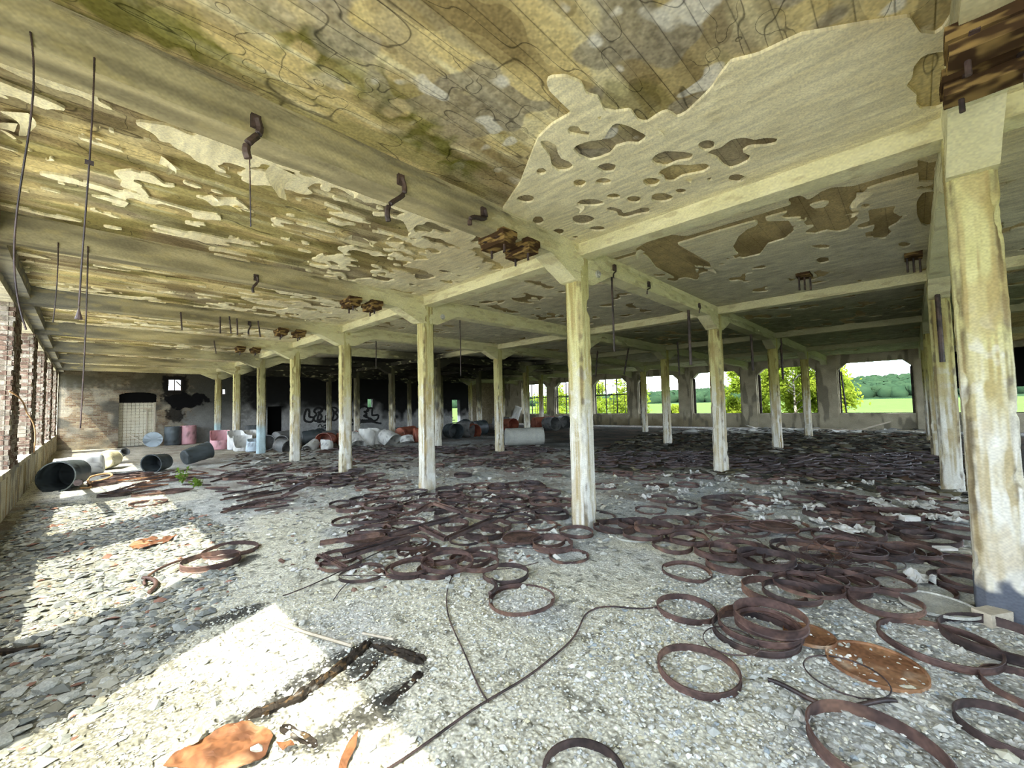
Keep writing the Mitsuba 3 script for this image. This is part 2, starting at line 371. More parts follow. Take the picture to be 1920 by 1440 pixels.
mat('mat_wood', lambda p, n, uv: mix(C(0.06, 0.036, 0.02), C(0.28, 0.19, 0.075), smoothstep(0.42, 0.68, f3(p.x * 11, p.y * 11, p.z * 30))))
mat('mat_pale_wood', lambda p, n, uv: mix(C(0.34, 0.30, 0.22), C(0.56, 0.51, 0.41), fbm(p.x * 40, p.y * 40, p.z * 40)))
mat('mat_tile', lambda p, n, uv: mix(C(0.55, 0.53, 0.42), C(0.68, 0.66, 0.54), fbm(p.x * 2, p.y * 2, p.z * 2)), rough=0.4)
mat('mat_black', (0.006, 0.006, 0.006))
mat('mat_paint', (0.012, 0.012, 0.012), rough=0.6)
mat('mat_field', lambda p, n, uv: mix(C(0.055, 0.092, 0.026), C(0.072, 0.11, 0.034), fbm(p.x * 0.03, p.y * 0.006, 1.0)) * (0.8 + 0.4 * fbm(p.x * 0.7, p.y * 0.7, 2.0)))
mat('mat_yard', lambda p, n, uv: mix(C(0.40, 0.39, 0.34), C(0.56, 0.54, 0.46), fbm(p.x * 1.5, p.y * 1.5, 1.0)))
mat('mat_forest', lambda p, n, uv: mix(C(0.010, 0.023, 0.013), C(0.028, 0.050, 0.024), fbm(p.x * 0.08, p.y * 0.08, p.z * 0.2)))
mat('mat_bark', lambda p, n, uv: mix(C(0.10, 0.085, 0.065), C(0.42, 0.40, 0.36), smoothstep(0.45, 0.6, fbm(p.x * 6, p.y * 6, p.z * 9))))
scene['mat_leaf'] = {'type': 'principledthin', 'base_color': proc(lambda p, n, uv: mix(C(0.13, 0.20, 0.02), C(0.27, 0.32, 0.035), fbm(p.x * 1.2, p.y * 1.2, p.z * 1.2))), 'roughness': 0.6, 'diff_trans': 1.0}
scene['mat_pane'] = {'type': 'thindielectric'}
mat('mat_rope', (0.40, 0.24, 0.12), rough=0.8)


# ------------------------------------------------------------------ helpers
_n = {}


def fresh(name):
    """The key itself the first time, then name_001, name_002 and so on."""
    k = _n.get(name, 0); _n[name] = k + 1
    return name if k == 0 else f'{name}_{k:03d}'


def put(name, mesh, m, parent=None, smooth=False, label=None, cat=None, group=None, kind=None, color=None, to_world=None):
    k = fresh(f'{parent}__{name}' if parent else name)
    if m in PLASTIC:                          # coloured plastic: a stained colour per vertex, one material for all
        mesh, m, color, smooth = plastic(mesh, m)
    s = dict(mesh) if isinstance(mesh, dict) else mikit.ply(mesh, m, smooth=smooth, color=color)
    if to_world is not None:
        s['to_world'] = to_world
    scene[k] = s
    tag(k, label, cat, group, kind)
    return k


def plastic(mesh, m):
    v, f, _ = meshkit.arrays(mesh)
    mesh = trimesh.Trimesh(v, f, process=False)
    mesh = trimesh.graph.smooth_shade(mesh, angle=np.radians(35), facet_minarea=None)
    v = np.array(mesh.vertices); q = v * 6 + len(_n)
    a, b = np.array(PLASTIC[m][0]), np.array(PLASTIC[m][1])
    t = meshkit.fbm(q, 3)[:, None]
    c = (a + (b - a) * t) * (1 - 0.55 * np.clip((meshkit.fbm(q * 1.7 + 7, 3) - 0.58) * 8, 0, 1))[:, None]
    return (v, np.array(mesh.faces)), 'mat_plastic', c, True


def tag(k, label=None, cat=None, group=None, kind=None):
    d = {a: b for a, b in (('label', label), ('category', cat), ('group', group), ('kind', kind)) if b}
    if d:
        labels[k] = {**labels.get(k, {}), **d}


def thing(name, label, cat, group=None):
    k = fresh(name)
    tag(k, label, cat, group)
    return k


def cat_(ms):
    return trimesh.util.concatenate(ms)


def bx(x0, x1, y0, y1, z0, z1):
    b = trimesh.creation.box((x1 - x0, y1 - y0, z1 - z0))
    b.apply_translation(((x0 + x1) / 2, (y0 + y1) / 2, (z0 + z1) / 2))
    return b


def grid_box(x0, x1, y0, y1, z0, z1, step=0.12, amp=0.012, seed=0):
    """A box with worn, uneven faces and edges."""
    b = bx(x0, x1, y0, y1, z0, z1)
    b = b.subdivide_to_size(step)
    v = np.array(b.vertices)
    q = v / 0.22 + seed * 3.1
    d = np.stack([meshkit.fbm(q + o, 3, seed) for o in (0, 17, 31)], -1) - 0.5
    b.vertices = v + d * amp * 2
    return b


def tube(pts, r, n=7, closed=False):
    P = np.asarray(pts, float); m = len(P)
    t = np.gradient(P, axis=0) if not closed else np.roll(P, -1, 0) - np.roll(P, 1, 0)
    t /= np.linalg.norm(t, axis=1, keepdims=True) + 1e-12
    a = np.where(np.abs(t[:, 2:3]) < 0.9, np.array([[0, 0, 1.0]]), np.array([[1.0, 0, 0]]))
    u = np.cross(t, a); u /= np.linalg.norm(u, axis=1, keepdims=True); w = np.cross(t, u)
    th = np.arange(n) * 2 * np.pi / n
    rr = np.broadcast_to(np.asarray(r, float).reshape(-1, 1, 1) if np.ndim(r) else r, (m, 1, 1))
    V = (P[:, None] + rr * (np.cos(th)[None, :, None] * u[:, None] + np.sin(th)[None, :, None] * w[:, None])).reshape(-1, 3)
    f = []
    for i in range(m if closed else m - 1):
        j = (i + 1) % m
        for k in range(n):
            l = (k + 1) % n
            f += [[i * n + k, i * n + l, j * n + l], [i * n + k, j * n + l, j * n + k]]
    if not closed:
        c0, c1 = len(V), len(V) + 1
        V = np.vstack([V, P[:1], P[-1:]])
        for k in range(n):
            l = (k + 1) % n
            f += [[c0, l, k], [c1, (m - 1) * n + k, (m - 1) * n + l]]
    return trimesh.Trimesh(V, f, process=False)


def spline(pts, n=40):
    from scipy.interpolate import CubicSpline
    P = np.asarray(pts, float)
    s = np.concatenate([[0], np.cumsum(np.linalg.norm(np.diff(P, axis=0), axis=1))])
    return CubicSpline(s, P)(np.linspace(0, s[-1], n))


def lathe(profile, n=36, warp=None, closed=True):
    """Revolves (r, z) pairs about z."""
    P = np.asarray(profile, float); m = len(P)
    th = np.arange(n) * 2 * np.pi / n
    V = np.stack([np.cos(th)[:, None] * P[None, :, 0], np.sin(th)[:, None] * P[None, :, 0], np.broadcast_to(P[None, :, 1], (n, m))], -1)
    if warp is not None:
        V = warp(V, th)
    V = V.reshape(-1, 3); f = []
    for i in range(n):
        j = (i + 1) % n
        for k in range(m if closed else m - 1):
            l = (k + 1) % m
            f += [[i * m + k, j * m + k, j * m + l], [i * m + k, j * m + l, i * m + l]]
    return trimesh.Trimesh(V, f, process=False)


def elevation(poly, depth, axis, at):
    """A wall from its elevation: poly in (along, z), extruded from the inner face away from the room. axis 'x': a wall of constant x."""
    m = trimesh.creation.extrude_polygon(poly, abs(depth), engine='earcut')
    v = np.array(m.vertices)
    if axis == 'x':
        w = np.stack([at + np.sign(depth) * v[:, 2], v[:, 0], v[:, 1]], -1)
    else:
        w = np.stack([v[:, 0], at + np.sign(depth) * v[:, 2], v[:, 1]], -1)
    m = trimesh.Trimesh(w, m.faces, process=False)
    m.fix_normals()
    return m


def height(x, y):
    """The rubble floor's relief in metres."""
    q = np.stack([np.asarray(x, float) * 1.3, np.asarray(y, float) * 1.3, np.zeros_like(np.asarray(x, float))], -1)
    h = 0.05 * (meshkit.fbm(q, 4, 3) - 0.5) + 0.022 * (meshkit.fbm(q * 7.3, 3, 9) - 0.5)
    left = np.clip((-4.2 - np.asarray(x)) / 1.2, 0, 1) * np.clip((np.asarray(y) + 6) / 2, 0, 1)
    return h + 0.05 * left * (0.4 + 1.2 * meshkit.fbm(q * 2.1, 3, 5)) - 0.01


def on_floor(u, v):
    """A floor point under a pixel, with the relief's height."""
    q = px(u, v)
    return np.array([q[0], q[1], float(height(q[0], q[1]))])


# ------------------------------------------------------------------ floor
def lines(parts):
    out = []
    for a, b, s in parts:
        out.append(np.arange(a, b, s))
    return np.concatenate(out + [[parts[-1][1]]])


gx = lines([(XL - 0.02, -0.5, 0.022), (-0.5, 3.5, 0.04), (3.5, 8, 0.09), (8, XR + 0.02, 0.2)])
gy = lines([(YF, -3.4, 0.35), (-3.4, 1.2, 0.022), (1.2, 4.5, 0.04), (4.5, 10, 0.09), (10, YB + 0.02, 0.2)])
X, Y = np.meshgrid(gx, gy, indexing='ij')
Z = height(X, Y)
near = np.clip(1 - (np.hypot(X - EYE[0], Y - EYE[1]) - 3) / 5, 0, 1)
q = np.stack([X, Y, X * 0], -1)
Z = Z + near * (0.014 * (meshkit.fbm(q * 22, 2, 4) - 0.5) + 0.022 * np.clip(meshkit.noise(q * 30, 8) - 0.62, 0, 1))
nx, ny = X.shape
idx = np.arange(nx * ny).reshape(nx, ny)
quads = np.stack([idx[:-1, :-1], idx[1:, :-1], idx[1:, 1:], idx[:-1, 1:]], -1).reshape(-1, 4)
put('floor', (np.stack([X, Y, Z], -1).reshape(-1, 3), quads), 'mat_floor', smooth=True, kind='structure', label='grey rubble strewn concrete floor of the abandoned hall')

# ------------------------------------------------------------------ ceiling: slab, beams, plaster
put('ceiling', bx(XL - 0.5, XR + 0.5, YF - 0.3, YB + 0.3, ZC, ZC + 0.3), 'mat_slab', kind='structure', label='stained board marked concrete ceiling with flaking plaster')
BW, AW = 0.13, 0.12
for j in range(-2, 7):                       # beams along x with a haunch on both sides of every column
    y = j * DY
    prof = [(XL, ZB)]
    for i in range(0, 4):
        x = i * DX
        prof += [(x - 0.72, ZB), (x - 0.2, 3.24), (x + 0.2, 3.24), (x + 0.72, ZB)]
    prof += [(XR - 0.5, ZB), (XR - 0.05, 3.28), (XR, 3.28), (XR, ZC), (XL, ZC)]
    m = elevation(Polygon(prof), 2 * BW, 'y', y - BW).subdivide_to_size(0.3)
    v = np.array(m.vertices)
    m.vertices = v + 0.02 * (np.stack([meshkit.fbm(v * 4 + o, 3, j + 5) for o in (0, 9, 21)], -1) - 0.5) * [0.3, 1, 1]
    put('beam', m, 'mat_beam', 'ceiling')
for i in range(0, 4):
    x = i * DX
    for j in range(-3, 7):
        y0, y1 = j * DY + BW - 0.02, (j + 1) * DY - BW + 0.02
        put('crossbeam', grid_box(x - AW, x + AW, max(y0, YF), min(y1, YB), ZA, ZC, 0.25, 0.009, i * 9 + j + 3), 'mat_beam', 'ceiling')
for j in range(-3, 7):                       # the edge beam along the left wall
    y0, y1 = max(j * DY + BW, YF), min((j + 1) * DY - BW, YB)
    put('crossbeam', grid_box(XL, XL + 0.16, y0, y1, 3.55, ZC, 0.25, 0.008, j + 40), 'mat_beam', 'ceiling')

PLASTER = [(940, 392), (975, 340), (1008, 255), (1035, 229), (1073, 207), (1055, 190), (1030, 165), (1024, 148), (1030, 140), (1060, 138), (1090, 150), (1100, 172), (1122, 178), (1132, 202), (1155, 206),
           (1182, 201), (1197, 222), (1212, 226), (1232, 212), (1247, 204), (1258, 207), (1270, 216), (1287, 207), (1310, 185), (1335, 160), (1347, 140), (1370, 110), (1420, 98), (1500, 60), (1600, 42), (1676, 30),
           (1705, 25), (1725, 55), (1760, 58), (1785, 20), (1800, -40), (1960, -40), (1960, 260), (1780, 290), (1090, 500), (900, 470)]


def cr(x0, y0, pts):
    return [(x0 + a / 4, y0 + b / 4) for a, b in pts]


def el(x0, y0, cx, cy, a, b, n=14):
    return [(x0 + (cx + a * math.cos(t) * (1 + 0.12 * math.sin(3 * t + cx))) / 4, y0 + (cy + b * math.sin(t)) / 4) for t in np.arange(n) * 2 * np.pi / n]


HOLES = [cr(960, 0, h) for h in (
    [(410, 960), (440, 920), (500, 930), (520, 965), (590, 965), (580, 1010), (500, 1000), (430, 985)],
    [(455, 1100), (480, 1075), (560, 1045), (690, 1025), (715, 970), (760, 910), (800, 905), (880, 930), (1000, 990), (1010, 1020), (950, 1065), (860, 1060), (780, 1085), (740, 1135), (660, 1170), (580, 1188), (500, 1150)],
    [(205, 1040), (260, 1030), (330, 1070), (345, 1130), (370, 1175), (430, 1195), (465, 1235), (420, 1265), (350, 1270), (300, 1235), (285, 1160), (230, 1085)],
    [(1040, 1185), (1080, 1140), (1160, 1115), (1280, 1120), (1360, 1135), (1350, 1180), (1240, 1200), (1150, 1235), (1080, 1220)],
    [(1090, 1290), (1130, 1250), (1220, 1215), (1330, 1220), (1450, 1205), (1490, 1235), (1440, 1275), (1340, 1295), (1270, 1310), (1210, 1350), (1150, 1345), (1140, 1310)],
    [(1450, 1140), (1500, 1110), (1570, 1085), (1640, 1030), (1740, 1010), (1820, 1030), (1900, 1015), (1990, 1020), (1985, 1060), (1900, 1080), (1780, 1085), (1720, 1120), (1790, 1150), (1780, 1190), (1700, 1230), (1640, 1250), (1590, 1225), (1540, 1170)])]
HOLES += [el(960, 0, *e) for e in ((220, 1268, 40, 28), (714, 1242, 72, 36), (685, 1345, 62, 25), (505, 1358, 50, 32), (1046, 1350, 65, 33), (1482, 1328, 25, 17), (1685, 1322, 70, 32), (1462, 1073, 63, 42), (660, 860, 24, 20))]
HOLES += [el(960, 300, *e) for e in ((105, 278, 68, 32), (585, 305, 105, 28), (760, 258, 55, 22), (915, 282, 55, 28), (1120, 268, 85, 36), (195, 440, 43, 32), (530, 435, 85, 38), (640, 503, 62, 20), (350, 527, 42, 25), (475, 570, 25, 13), (1265, 220, 45, 22))]
HOLES += [cr(960, 300, [(690, 360), (740, 335), (820, 360), (830, 385), (900, 370), (980, 340), (1035, 345), (1030, 385), (940, 400), (850, 425), (800, 415), (790, 385)])]
HOLES += [cr(1440, 300, h) for h in (
    [(330, 270), (400, 220), (480, 190), (640, 180), (630, 230), (700, 250), (640, 300), (610, 350), (680, 430), (600, 510), (530, 530), (440, 520), (350, 545), (270, 540), (290, 515), (355, 480), (290, 490), (265, 460), (300, 430), (240, 420), (130, 430), (95, 415), (180, 350), (300, 325), (350, 350), (420, 340), (460, 305), (380, 295)],
    [(750, 360), (960, 330), (940, 380), (1010, 420), (960, 470), (900, 500), (930, 530), (880, 580), (790, 580), (780, 530), (800, 480), (760, 440)],
    [(1120, -20), (1200, 0), (1270, 90), (1250, 150), (1130, 150)], [(1115, 300), (1160, 230), (1240, 220), (1250, 300), (1270, 400), (1210, 490), (1150, 470), (1115, 400)])]
HOLES += [el(1440, 300, 730, 330, 35, 20), el(1440, 300, 215, 285, 70, 38), el(1440, 300, 400, 640, 75, 18), el(1440, 300, 1020, 625, 50, 22)]
HOLES += [[(1374, 460), (1385, 440), (1400, 427), (1440, 412), (1478, 410), (1490, 430), (1472, 445), (1440, 455), (1425, 475), (1395, 482), (1380, 470)],
          [(1190, 465), (1215, 450), (1260, 437), (1290, 440), (1270, 455), (1330, 490), (1335, 500), (1300, 497), (1310, 515), (1270, 522), (1230, 500), (1215, 480)]]
HOLES += [cr(1440, 0, [(1035, 620), (1080, 560), (1090, 480), (1160, 390), (1280, 365), (1390, 365), (1390, 640), (1350, 750), (1280, 790), (1150, 800), (1110, 760), (1115, 690)])]
KEEP = [cr(0, 300, h) for h in ([(850, 75), (980, 60), (1060, 85), (1130, 80), (1230, 165), (1360, 180), (1260, 195), (1190, 170), (1100, 150), (1010, 125), (1000, 140), (1090, 215), (1130, 270), (1090, 260), (1020, 220), (900, 180), (920, 140)],
                                [(1490, 235), (1560, 250), (1640, 275), (1790, 280), (1870, 360), (1790, 345), (1700, 320), (1600, 335), (1540, 285)],
                                [(900, 215), (1000, 225), (1120, 270), (1300, 325), (1480, 375), (1650, 400), (1660, 440), (1500, 430), (1300, 390), (1100, 330), (980, 260)])]
poly = lambda pts: Polygon([px(a, b, ZC)[:2] for a, b in pts]).buffer(0)
P_PL, P_H, P_K = poly(PLASTER), [poly(h) for h in HOLES], [poly(h) for h in KEEP]


def signed(poly, pts):
    d = shapely.distance(shapely.points(pts), poly.boundary)
    return np.where(shapely.contains_xy(poly, pts[:, 0], pts[:, 1]), d, -d)


def plaster_field(pts, i, j):
    """Positive where the ceiling plaster still holds."""
    x, y = pts[:, 0], pts[:, 1]
    q = np.stack([x, y, x * 0 + 2], -1)
    n1 = meshkit.fbm(q * [0.9, 1.3, 1], 3, 21) - 0.5
    n2 = meshkit.fbm(q * [2.4, 3.4, 1], 3, 33) - 0.5
    n3 = meshkit.fbm(q * 5.5, 3, 35) - 0.5
    if i == -1:
        lim = -2.1 if j >= 0 else -0.35
        f = (x - lim + 2.2 * n1 + 0.5 * n3) * 0.6
        f = np.minimum(f, 0.5)
        f = np.maximum(f, np.where(y > 0, (meshkit.fbm(q * [1.5, 7.0, 1], 3, 61) - 0.655) * 0.5, -1))        # scraps that still cling
        f = np.minimum(f, 0.16 - n2 - 0.25 * n3 - 0.06 * np.clip(lim + 1.5 - x, 0, 1))
        if j >= 0:                            # the strip of paint that clings along the beam
            f = np.maximum(f, 0.72 + 1.0 * n1 + 0.5 * n3 - (y - j * DY - BW))
        if j >= 1:
            f = np.maximum(f, (meshkit.fbm(q * [0.6, 2.6, 1], 3, 51) - 0.56))
    else:
        f = 0.15 - 0.03 * (i == 1) - n2 * (1.0 if i else 0.9) - 0.42 * n3
    if j == -1 and i <= 0:
        sd = signed(P_PL, pts)
        base = 0.3 - np.abs(n2)
        f = np.where(sd > -0.05, np.minimum(sd, 0.5), sd) if i == -1 or True else f
        f = np.where((i == 0) & (x > 0.9), np.maximum(f, 0.2 - n2), f) if i == 0 else f
    for h in P_H:
        a = h.bounds
        if a[0] < x.max() + 0.5 and a[2] > x.min() - 0.5 and a[1] < y.max() + 0.5 and a[3] > y.min() - 0.5:
            f = np.minimum(f, -signed(h, pts) - 0.01 * n3)
    if i == -1 and j == 0:
        for h in P_K:
            f = np.maximum(f, signed(h, pts) + 0.01 * n3)
    if i == -1 and j >= 0:                    # a swarm of small holes along the giving edge
        sw = 0.5 - meshkit.fbm(q * [4.2, 6.5, 1], 2, 77) + 0.13 + 0.12 * np.clip((x - lim - 0.9) / 1.2, -0.6, 1.5)
        f = np.minimum(f, sw * 0.5)
    return f


def flake_layer(x0, x1, y0, y1, step, i, j, z0, thick):
    """Marching squares over the field: the plaster's underside with a lip along every edge."""
    xs = np.linspace(x0, x1, max(2, int((x1 - x0) / step)) + 1); ys = np.linspace(y0, y1, max(2, int((y1 - y0) / step)) + 1)
    GX, GY = np.meshgrid(xs, ys, indexing='ij')
    fv = plaster_field(np.stack([GX.ravel(), GY.ravel()], -1), i, j).reshape(GX.shape)
    ins = fv > 0
    full = ins[:-1, :-1] & ins[1:, :-1] & ins[1:, 1:] & ins[:-1, 1:]
    none = ~(ins[:-1, :-1] | ins[1:, :-1] | ins[1:, 1:] | ins[:-1, 1:])
    V, Fc = [], []

    def fan(pts):
        b = len(V); V.extend(pts)
        for k in range(1, len(pts) - 1):
            Fc.append([b, b + k + 1, b + k])

    for a in range(full.shape[0]):
        b = 0
        row = full[a]
        while b < len(row):
            if row[b]:
                c = b
                while c < len(row) and row[c]:
                    c += 1
                fan([(xs[a], ys[b], z0), (xs[a + 1], ys[b], z0), (xs[a + 1], ys[c], z0), (xs[a], ys[c], z0)])
                b = c
            else:
                b += 1
    for a, b in np.argwhere(~full & ~none):
        cor = [(a, b), (a + 1, b), (a + 1, b + 1), (a, b + 1)]
        pts, cuts = [], []
        for k in range(4):
            p, q2 = cor[k], cor[(k + 1) % 4]
            fp, fq = fv[p], fv[q2]
            if fp > 0:
                pts.append((xs[p[0]], ys[p[1]], z0))
            if (fp > 0) != (fq > 0):
                t = fp / (fp - fq)
                e = (xs[p[0]] + t * (xs[q2[0]] - xs[p[0]]), ys[p[1]] + t * (ys[q2[1]] - ys[p[1]]), z0)
                pts.append(e); cuts.append(e)
        if len(pts) >= 3:
            fan(pts)
        for k in range(0, len(cuts) - 1, 2):
            u, w = cuts[k], cuts[k + 1]
            bb = len(V)
            V.extend([u, w, (w[0], w[1], z0 + thick), (u[0], u[1], z0 + thick)])
            Fc.extend([[bb, bb + 1, bb + 2], [bb, bb + 2, bb + 3]])
    return trimesh.Trimesh(np.array(V), np.array(Fc), process=False) if V else None


for i in range(-1, 4):
    for j in range(-2, 7):
        x0 = XL + 0.16 if i == -1 else i * DX + AW
        x1, y0, y1 = (i + 1) * DX - (AW if i < 3 else 0), j * DY + BW, min((j + 1) * DY - BW, YB)
        if y1 <= y0 or (i >= 2 and j < -1):
            continue
        d = math.hypot((x0 + x1) / 2 - EYE[0], (y0 + y1) / 2 - EYE[1])
        m = flake_layer(x0, x1, y0, y1, 0.03 if d < 9 else 0.05 if d < 13 else 0.1, i, j, ZC - 0.022, 0.024)
        if m is not None:
            put('plaster', m, 'mat_plaster', 'ceiling')

def curl(u, v, s_, turn, seed):
    q = px(u, v, ZC - 0.024)
    t = np.linspace(0, 1, 8)
    a, b = np.meshgrid(t, np.linspace(-0.5, 0.5, 6), indexing='ij')
    wob = 0.25 * np.sin(a * 5 + seed) * a
    lx, ly, lz = s_ * (a - 0.35 * a ** 3), s_ * (b * (1 - 0.75 * a) + wob), -s_ * 0.55 * a ** 2
    c, d = math.cos(turn), math.sin(turn)
    V = np.stack([q[0] + lx * c - ly * d, q[1] + lx * d + ly * c, q[2] + lz], -1).reshape(-1, 3)
    i = np.arange(48).reshape(8, 6)
    put('flake', (V, np.stack([i[:-1, :-1], i[1:, :-1], i[1:, 1:], i[:-1, 1:]], -1).reshape(-1, 4)), 'mat_plaster', 'ceiling')


for n_, (u, v, s_) in enumerate(((300, 300, .16), (330, 312, .12), (172, 258, .12), (25, 210, .18), (30, 240, .16), (12, 252, .12), (540, 322, .3), (568, 372, .14), (655, 352, .12), (660, 445, .14), (685, 450, .12), (700, 452, .1), (735, 445, .1), (395, 370, .1), (755, 460, .08), (445, 390, .1),
                                 (1625, 360, .2), (1600, 400, .14), (1330, 505, .14), (1205, 470, .16), (1290, 340, .08), (1085, 385, .1), (1395, 335, .1), (1230, 250, .09))):
    curl(u, v, s_, n_ * 2.4, n_)

# ------------------------------------------------------------------ walls
PIERS = [j * DY + 0.28 for j in range(-3, 7)]
w = sbox(YF, -1, YB + 0.3, 3.9)
for a, b in zip(PIERS[:-1], PIERS[1:]):
    if a > -8.0:
        w = w.difference(sbox(a + 0.6, SILL, b - 0.6, 3.42))
w = w.difference(sbox(PIERS[-1] + 0.6, SILL, YB - 0.05, 3.42))
put('wall_left', elevation(w, -0.28, 'x', XL), 'mat_left_wall', kind='structure', label='left wall of brick piers between open window holes')
sills = []
for a, b in zip(PIERS[2:-1], PIERS[3:]):
    sills.append(put('sill', grid_box(XL - 0.42, XL + 0.03, a + 0.6, b - 0.6, SILL - 0.07, SILL + 0.012, 0.1, 0.014, int(a * 7)), 'mat_left_wall', 'wall_left'))
# brickwork of the left piers: courses on the face to the room and on the jambs
bm = {'red': [], 'pale': []}
for a in PIERS[2:]:
    for c in range(34):
        z0 = SILL + c * 0.0785
        o = 0.13 * (c % 2)
        yy = a - 0.62 - (0.13 - o)
        while yy < a + 0.6:
            y0, y1 = max(yy, a - 0.61) + 0.006, min(yy + 0.25, a + 0.61) - 0.006
            if y1 - y0 > 0.04:
                g = rng.uniform(-0.008, 0.012)
                if rng.random() > 0.05:
                    bm['red' if rng.random() < 0.6 else 'pale'].append(bx(XL - 0.1, XL + 0.012 + g, y0, y1, z0, z0 + 0.066))
            yy += 0.262
        for s, xx in ((-1, XL - 0.3 + o), (-1, XL - 0.17 + o), (1, XL - 0.3 + o), (1, XL - 0.17 + o)):
            x0, x1 = max(xx, XL - 0.3), min(xx + 0.12, XL)
            if x1 - x0 > 0.03:
                f = a + s * 0.6
                g = rng.uniform(0, 0.014)
                bm['red' if rng.random() < 0.6 else 'pale'].append(bx(x0, x1, min(f, f + s * (0.012 + g)), max(f, f + s * (0.012 + g)), z0, z0 + 0.066))


def brick_fn(a, b):
    def fn(p, n, uv):
        t = cell_rand(dr.floor((p.z - SILL) / 0.0785), dr.floor(p.y * 3.9), dr.floor(p.x * 7.7))
        m = fbm(p.x * 16, p.y * 16, p.z * 16)
        c = mix(C(*a), C(*b), t)
        c = mix(c, C(0.30, 0.28, 0.24), smoothstep(0.54, 0.66, m) * 0.6)
        return c * (0.75 + 0.5 * noise(p.x * 80, p.y * 80, p.z * 80))
    return fn


mat('mat_brick_red', brick_fn((0.085, 0.058, 0.046), (0.18, 0.125, 0.098)))
mat('mat_brick_pale', brick_fn((0.12, 0.10, 0.08), (0.27, 0.235, 0.195)))
put('brick', cat_(bm['red']), 'mat_brick_red', 'wall_left', kind='stuff', label='reddish bricks of the window piers')
put('brick', cat_(bm['pale']), 'mat_brick_pale', 'wall_left', kind='stuff', label='pale lime smeared bricks of the window piers')

# right wall: big openings with cut corners between piers
OPEN = []
for j in range(-3, 6):
    a, b = j * DY + 0.36, (j + 1) * DY - 0.55
    if b < -8:
        continue
    OPEN.append((j, a, b))
OPEN.append((6, 6 * DY + 0.36, YB - 0.45))
w = sbox(YF, -1, YB + 0.3, 3.9)
HR = 3.33
for j, a, b in OPEN:
    c = 0.34
    if j == -2:
        w = w.difference(sbox(a, SILL, b, 1.9))
    elif j == 6:
        continue
    else:
        w = w.difference(Polygon([(a, SILL), (b, SILL), (b, HR - c), (b - c, HR), (a + c, HR), (a, HR - c)]))
put('wall_right', elevation(w, 0.36, 'x', XR), 'mat_window_wall', kind='structure', label='far wall of grey plaster with a row of big window openings')
for k, (j, a, b) in enumerate(OPEN):
    if j == 6:
        continue
    put('pilaster', grid_box(XR - 0.10, XR + 0.02, b + 0.05, b + 0.86, -0.05, 3.5, 0.25, 0.012, j + 20), 'mat_window_wall', 'wall_right')
    put('sill', grid_box(XR - 0.04, XR + 0.3, a, b, SILL - 0.05, SILL + 0.02, 0.2, 0.016, j + 31), 'mat_window_wall', 'wall_right')

w = sbox(XL - 0.3, -1, XR + 0.4, 3.9)
door = Polygon([(-3.53, -0.5), (-2.15, -0.5), (-2.15, 2.52)] + [(-2.84 + 0.69 * math.cos(t), 2.52 + 0.14 * math.sin(t)) for t in np.linspace(0.1, np.pi - 0.1, 9)] + [(-3.53, 2.52)])
w = w.difference(door).difference(sbox(-1.74, 2.74, -1.14, 3.36)).difference(sbox(0.62, 2.58, 0.80, 2.85)).difference(sbox(9.1, 1.62, 9.58, 2.3))
w = w.difference(sbox(2.85, 0.0, 3.72, 1.85)).difference(sbox(7.2, 0, 7.95, 1.9)).difference(sbox(16.5, 0.1, 17.35, 2.15)).difference(sbox(14.4, 0.1, 15.1, 2.1))
put('wall_back', elevation(w, 0.4, 'y', YB), 'mat_back_wall', kind='structure', label='sooty back wall, brick beside the pale doorway and blackened plaster to the right')
w = sbox(XL - 0.3, -1, XR + 0.4, 3.9)
for i in range(-1, 4):
    for k in (0, 1):
        x0 = (i + 0.5 * k) * DX
        w = w.difference(sbox(x0 + 0.4, SILL, x0 + DX / 2 - 0.4, HR))
put('wall_front', elevation(w, -0.3, 'y', YF), 'mat_window_wall', kind='structure', label='wall behind the camera')

# ------------------------------------------------------------------ columns
def column_mesh(seed, h=3.6, s=0.135, c=0.05):
    ring = [(s, -s + c), (s, 0), (s, s - c), (s - c * 0.5, s - c * 0.5), (s - c, s), (0, s), (-s + c, s), (-s + c * 0.5, s - c * 0.5), (-s, s - c), (-s, 0), (-s, -s + c), (-s + c * 0.5, -s + c * 0.5), (-s + c, -s), (0, -s), (s - c, -s), (s - c * 0.5, -s + c * 0.5)]
    ring = np.array(ring); R = []
    n = len(ring)
    for k in range(n):                        # two more points along every side
        for t in (0, 1 / 3, 2 / 3):
            R.append(ring[k] * (1 - t) + ring[(k + 1) % n] * t)
    R = np.array(R); zs = np.linspace(-0.15, h, 120)
    V = np.concatenate([np.repeat(R[None], len(zs), 0), np.broadcast_to(zs[:, None, None], (len(zs), len(R), 1))], -1)
    q = V.reshape(-1, 3)
    sp = meshkit.fbm(q * [9, 9, 3.2] + seed * 7.7, 3, seed)
    fine = meshkit.fbm(q * [30, 30, 22] + seed, 2, seed + 3) - 0.5
    edge = np.clip((np.hypot(q[:, 0], q[:, 1]) - 0.138) / 0.02, 0, 1)
    cut = np.clip(sp - 0.6, 0, 0.2) * (0.35 + 0.65 * edge) * 0.22 + 0.007 * fine
    k = 1 - cut / np.maximum(np.hypot(q[:, 0], q[:, 1]), 0.05)
    q = np.concatenate([q[:, :2] * k[:, None], q[:, 2:]], 1)
    foot = np.clip((0.32 - q[:, 2:]) / 0.04, 0, 1) * 0.05                                        # the thicker plinth
    q[:, :2] *= 1 + foot
    m = len(R); f = []
    for a in range(len(zs) - 1):
        for b in range(m):
            d = (b + 1) % m
            f += [[a * m + b, a * m + d, (a + 1) * m + d], [a * m + b, (a + 1) * m + d, (a + 1) * m + b]]
    return trimesh.Trimesh(q, f, process=False)


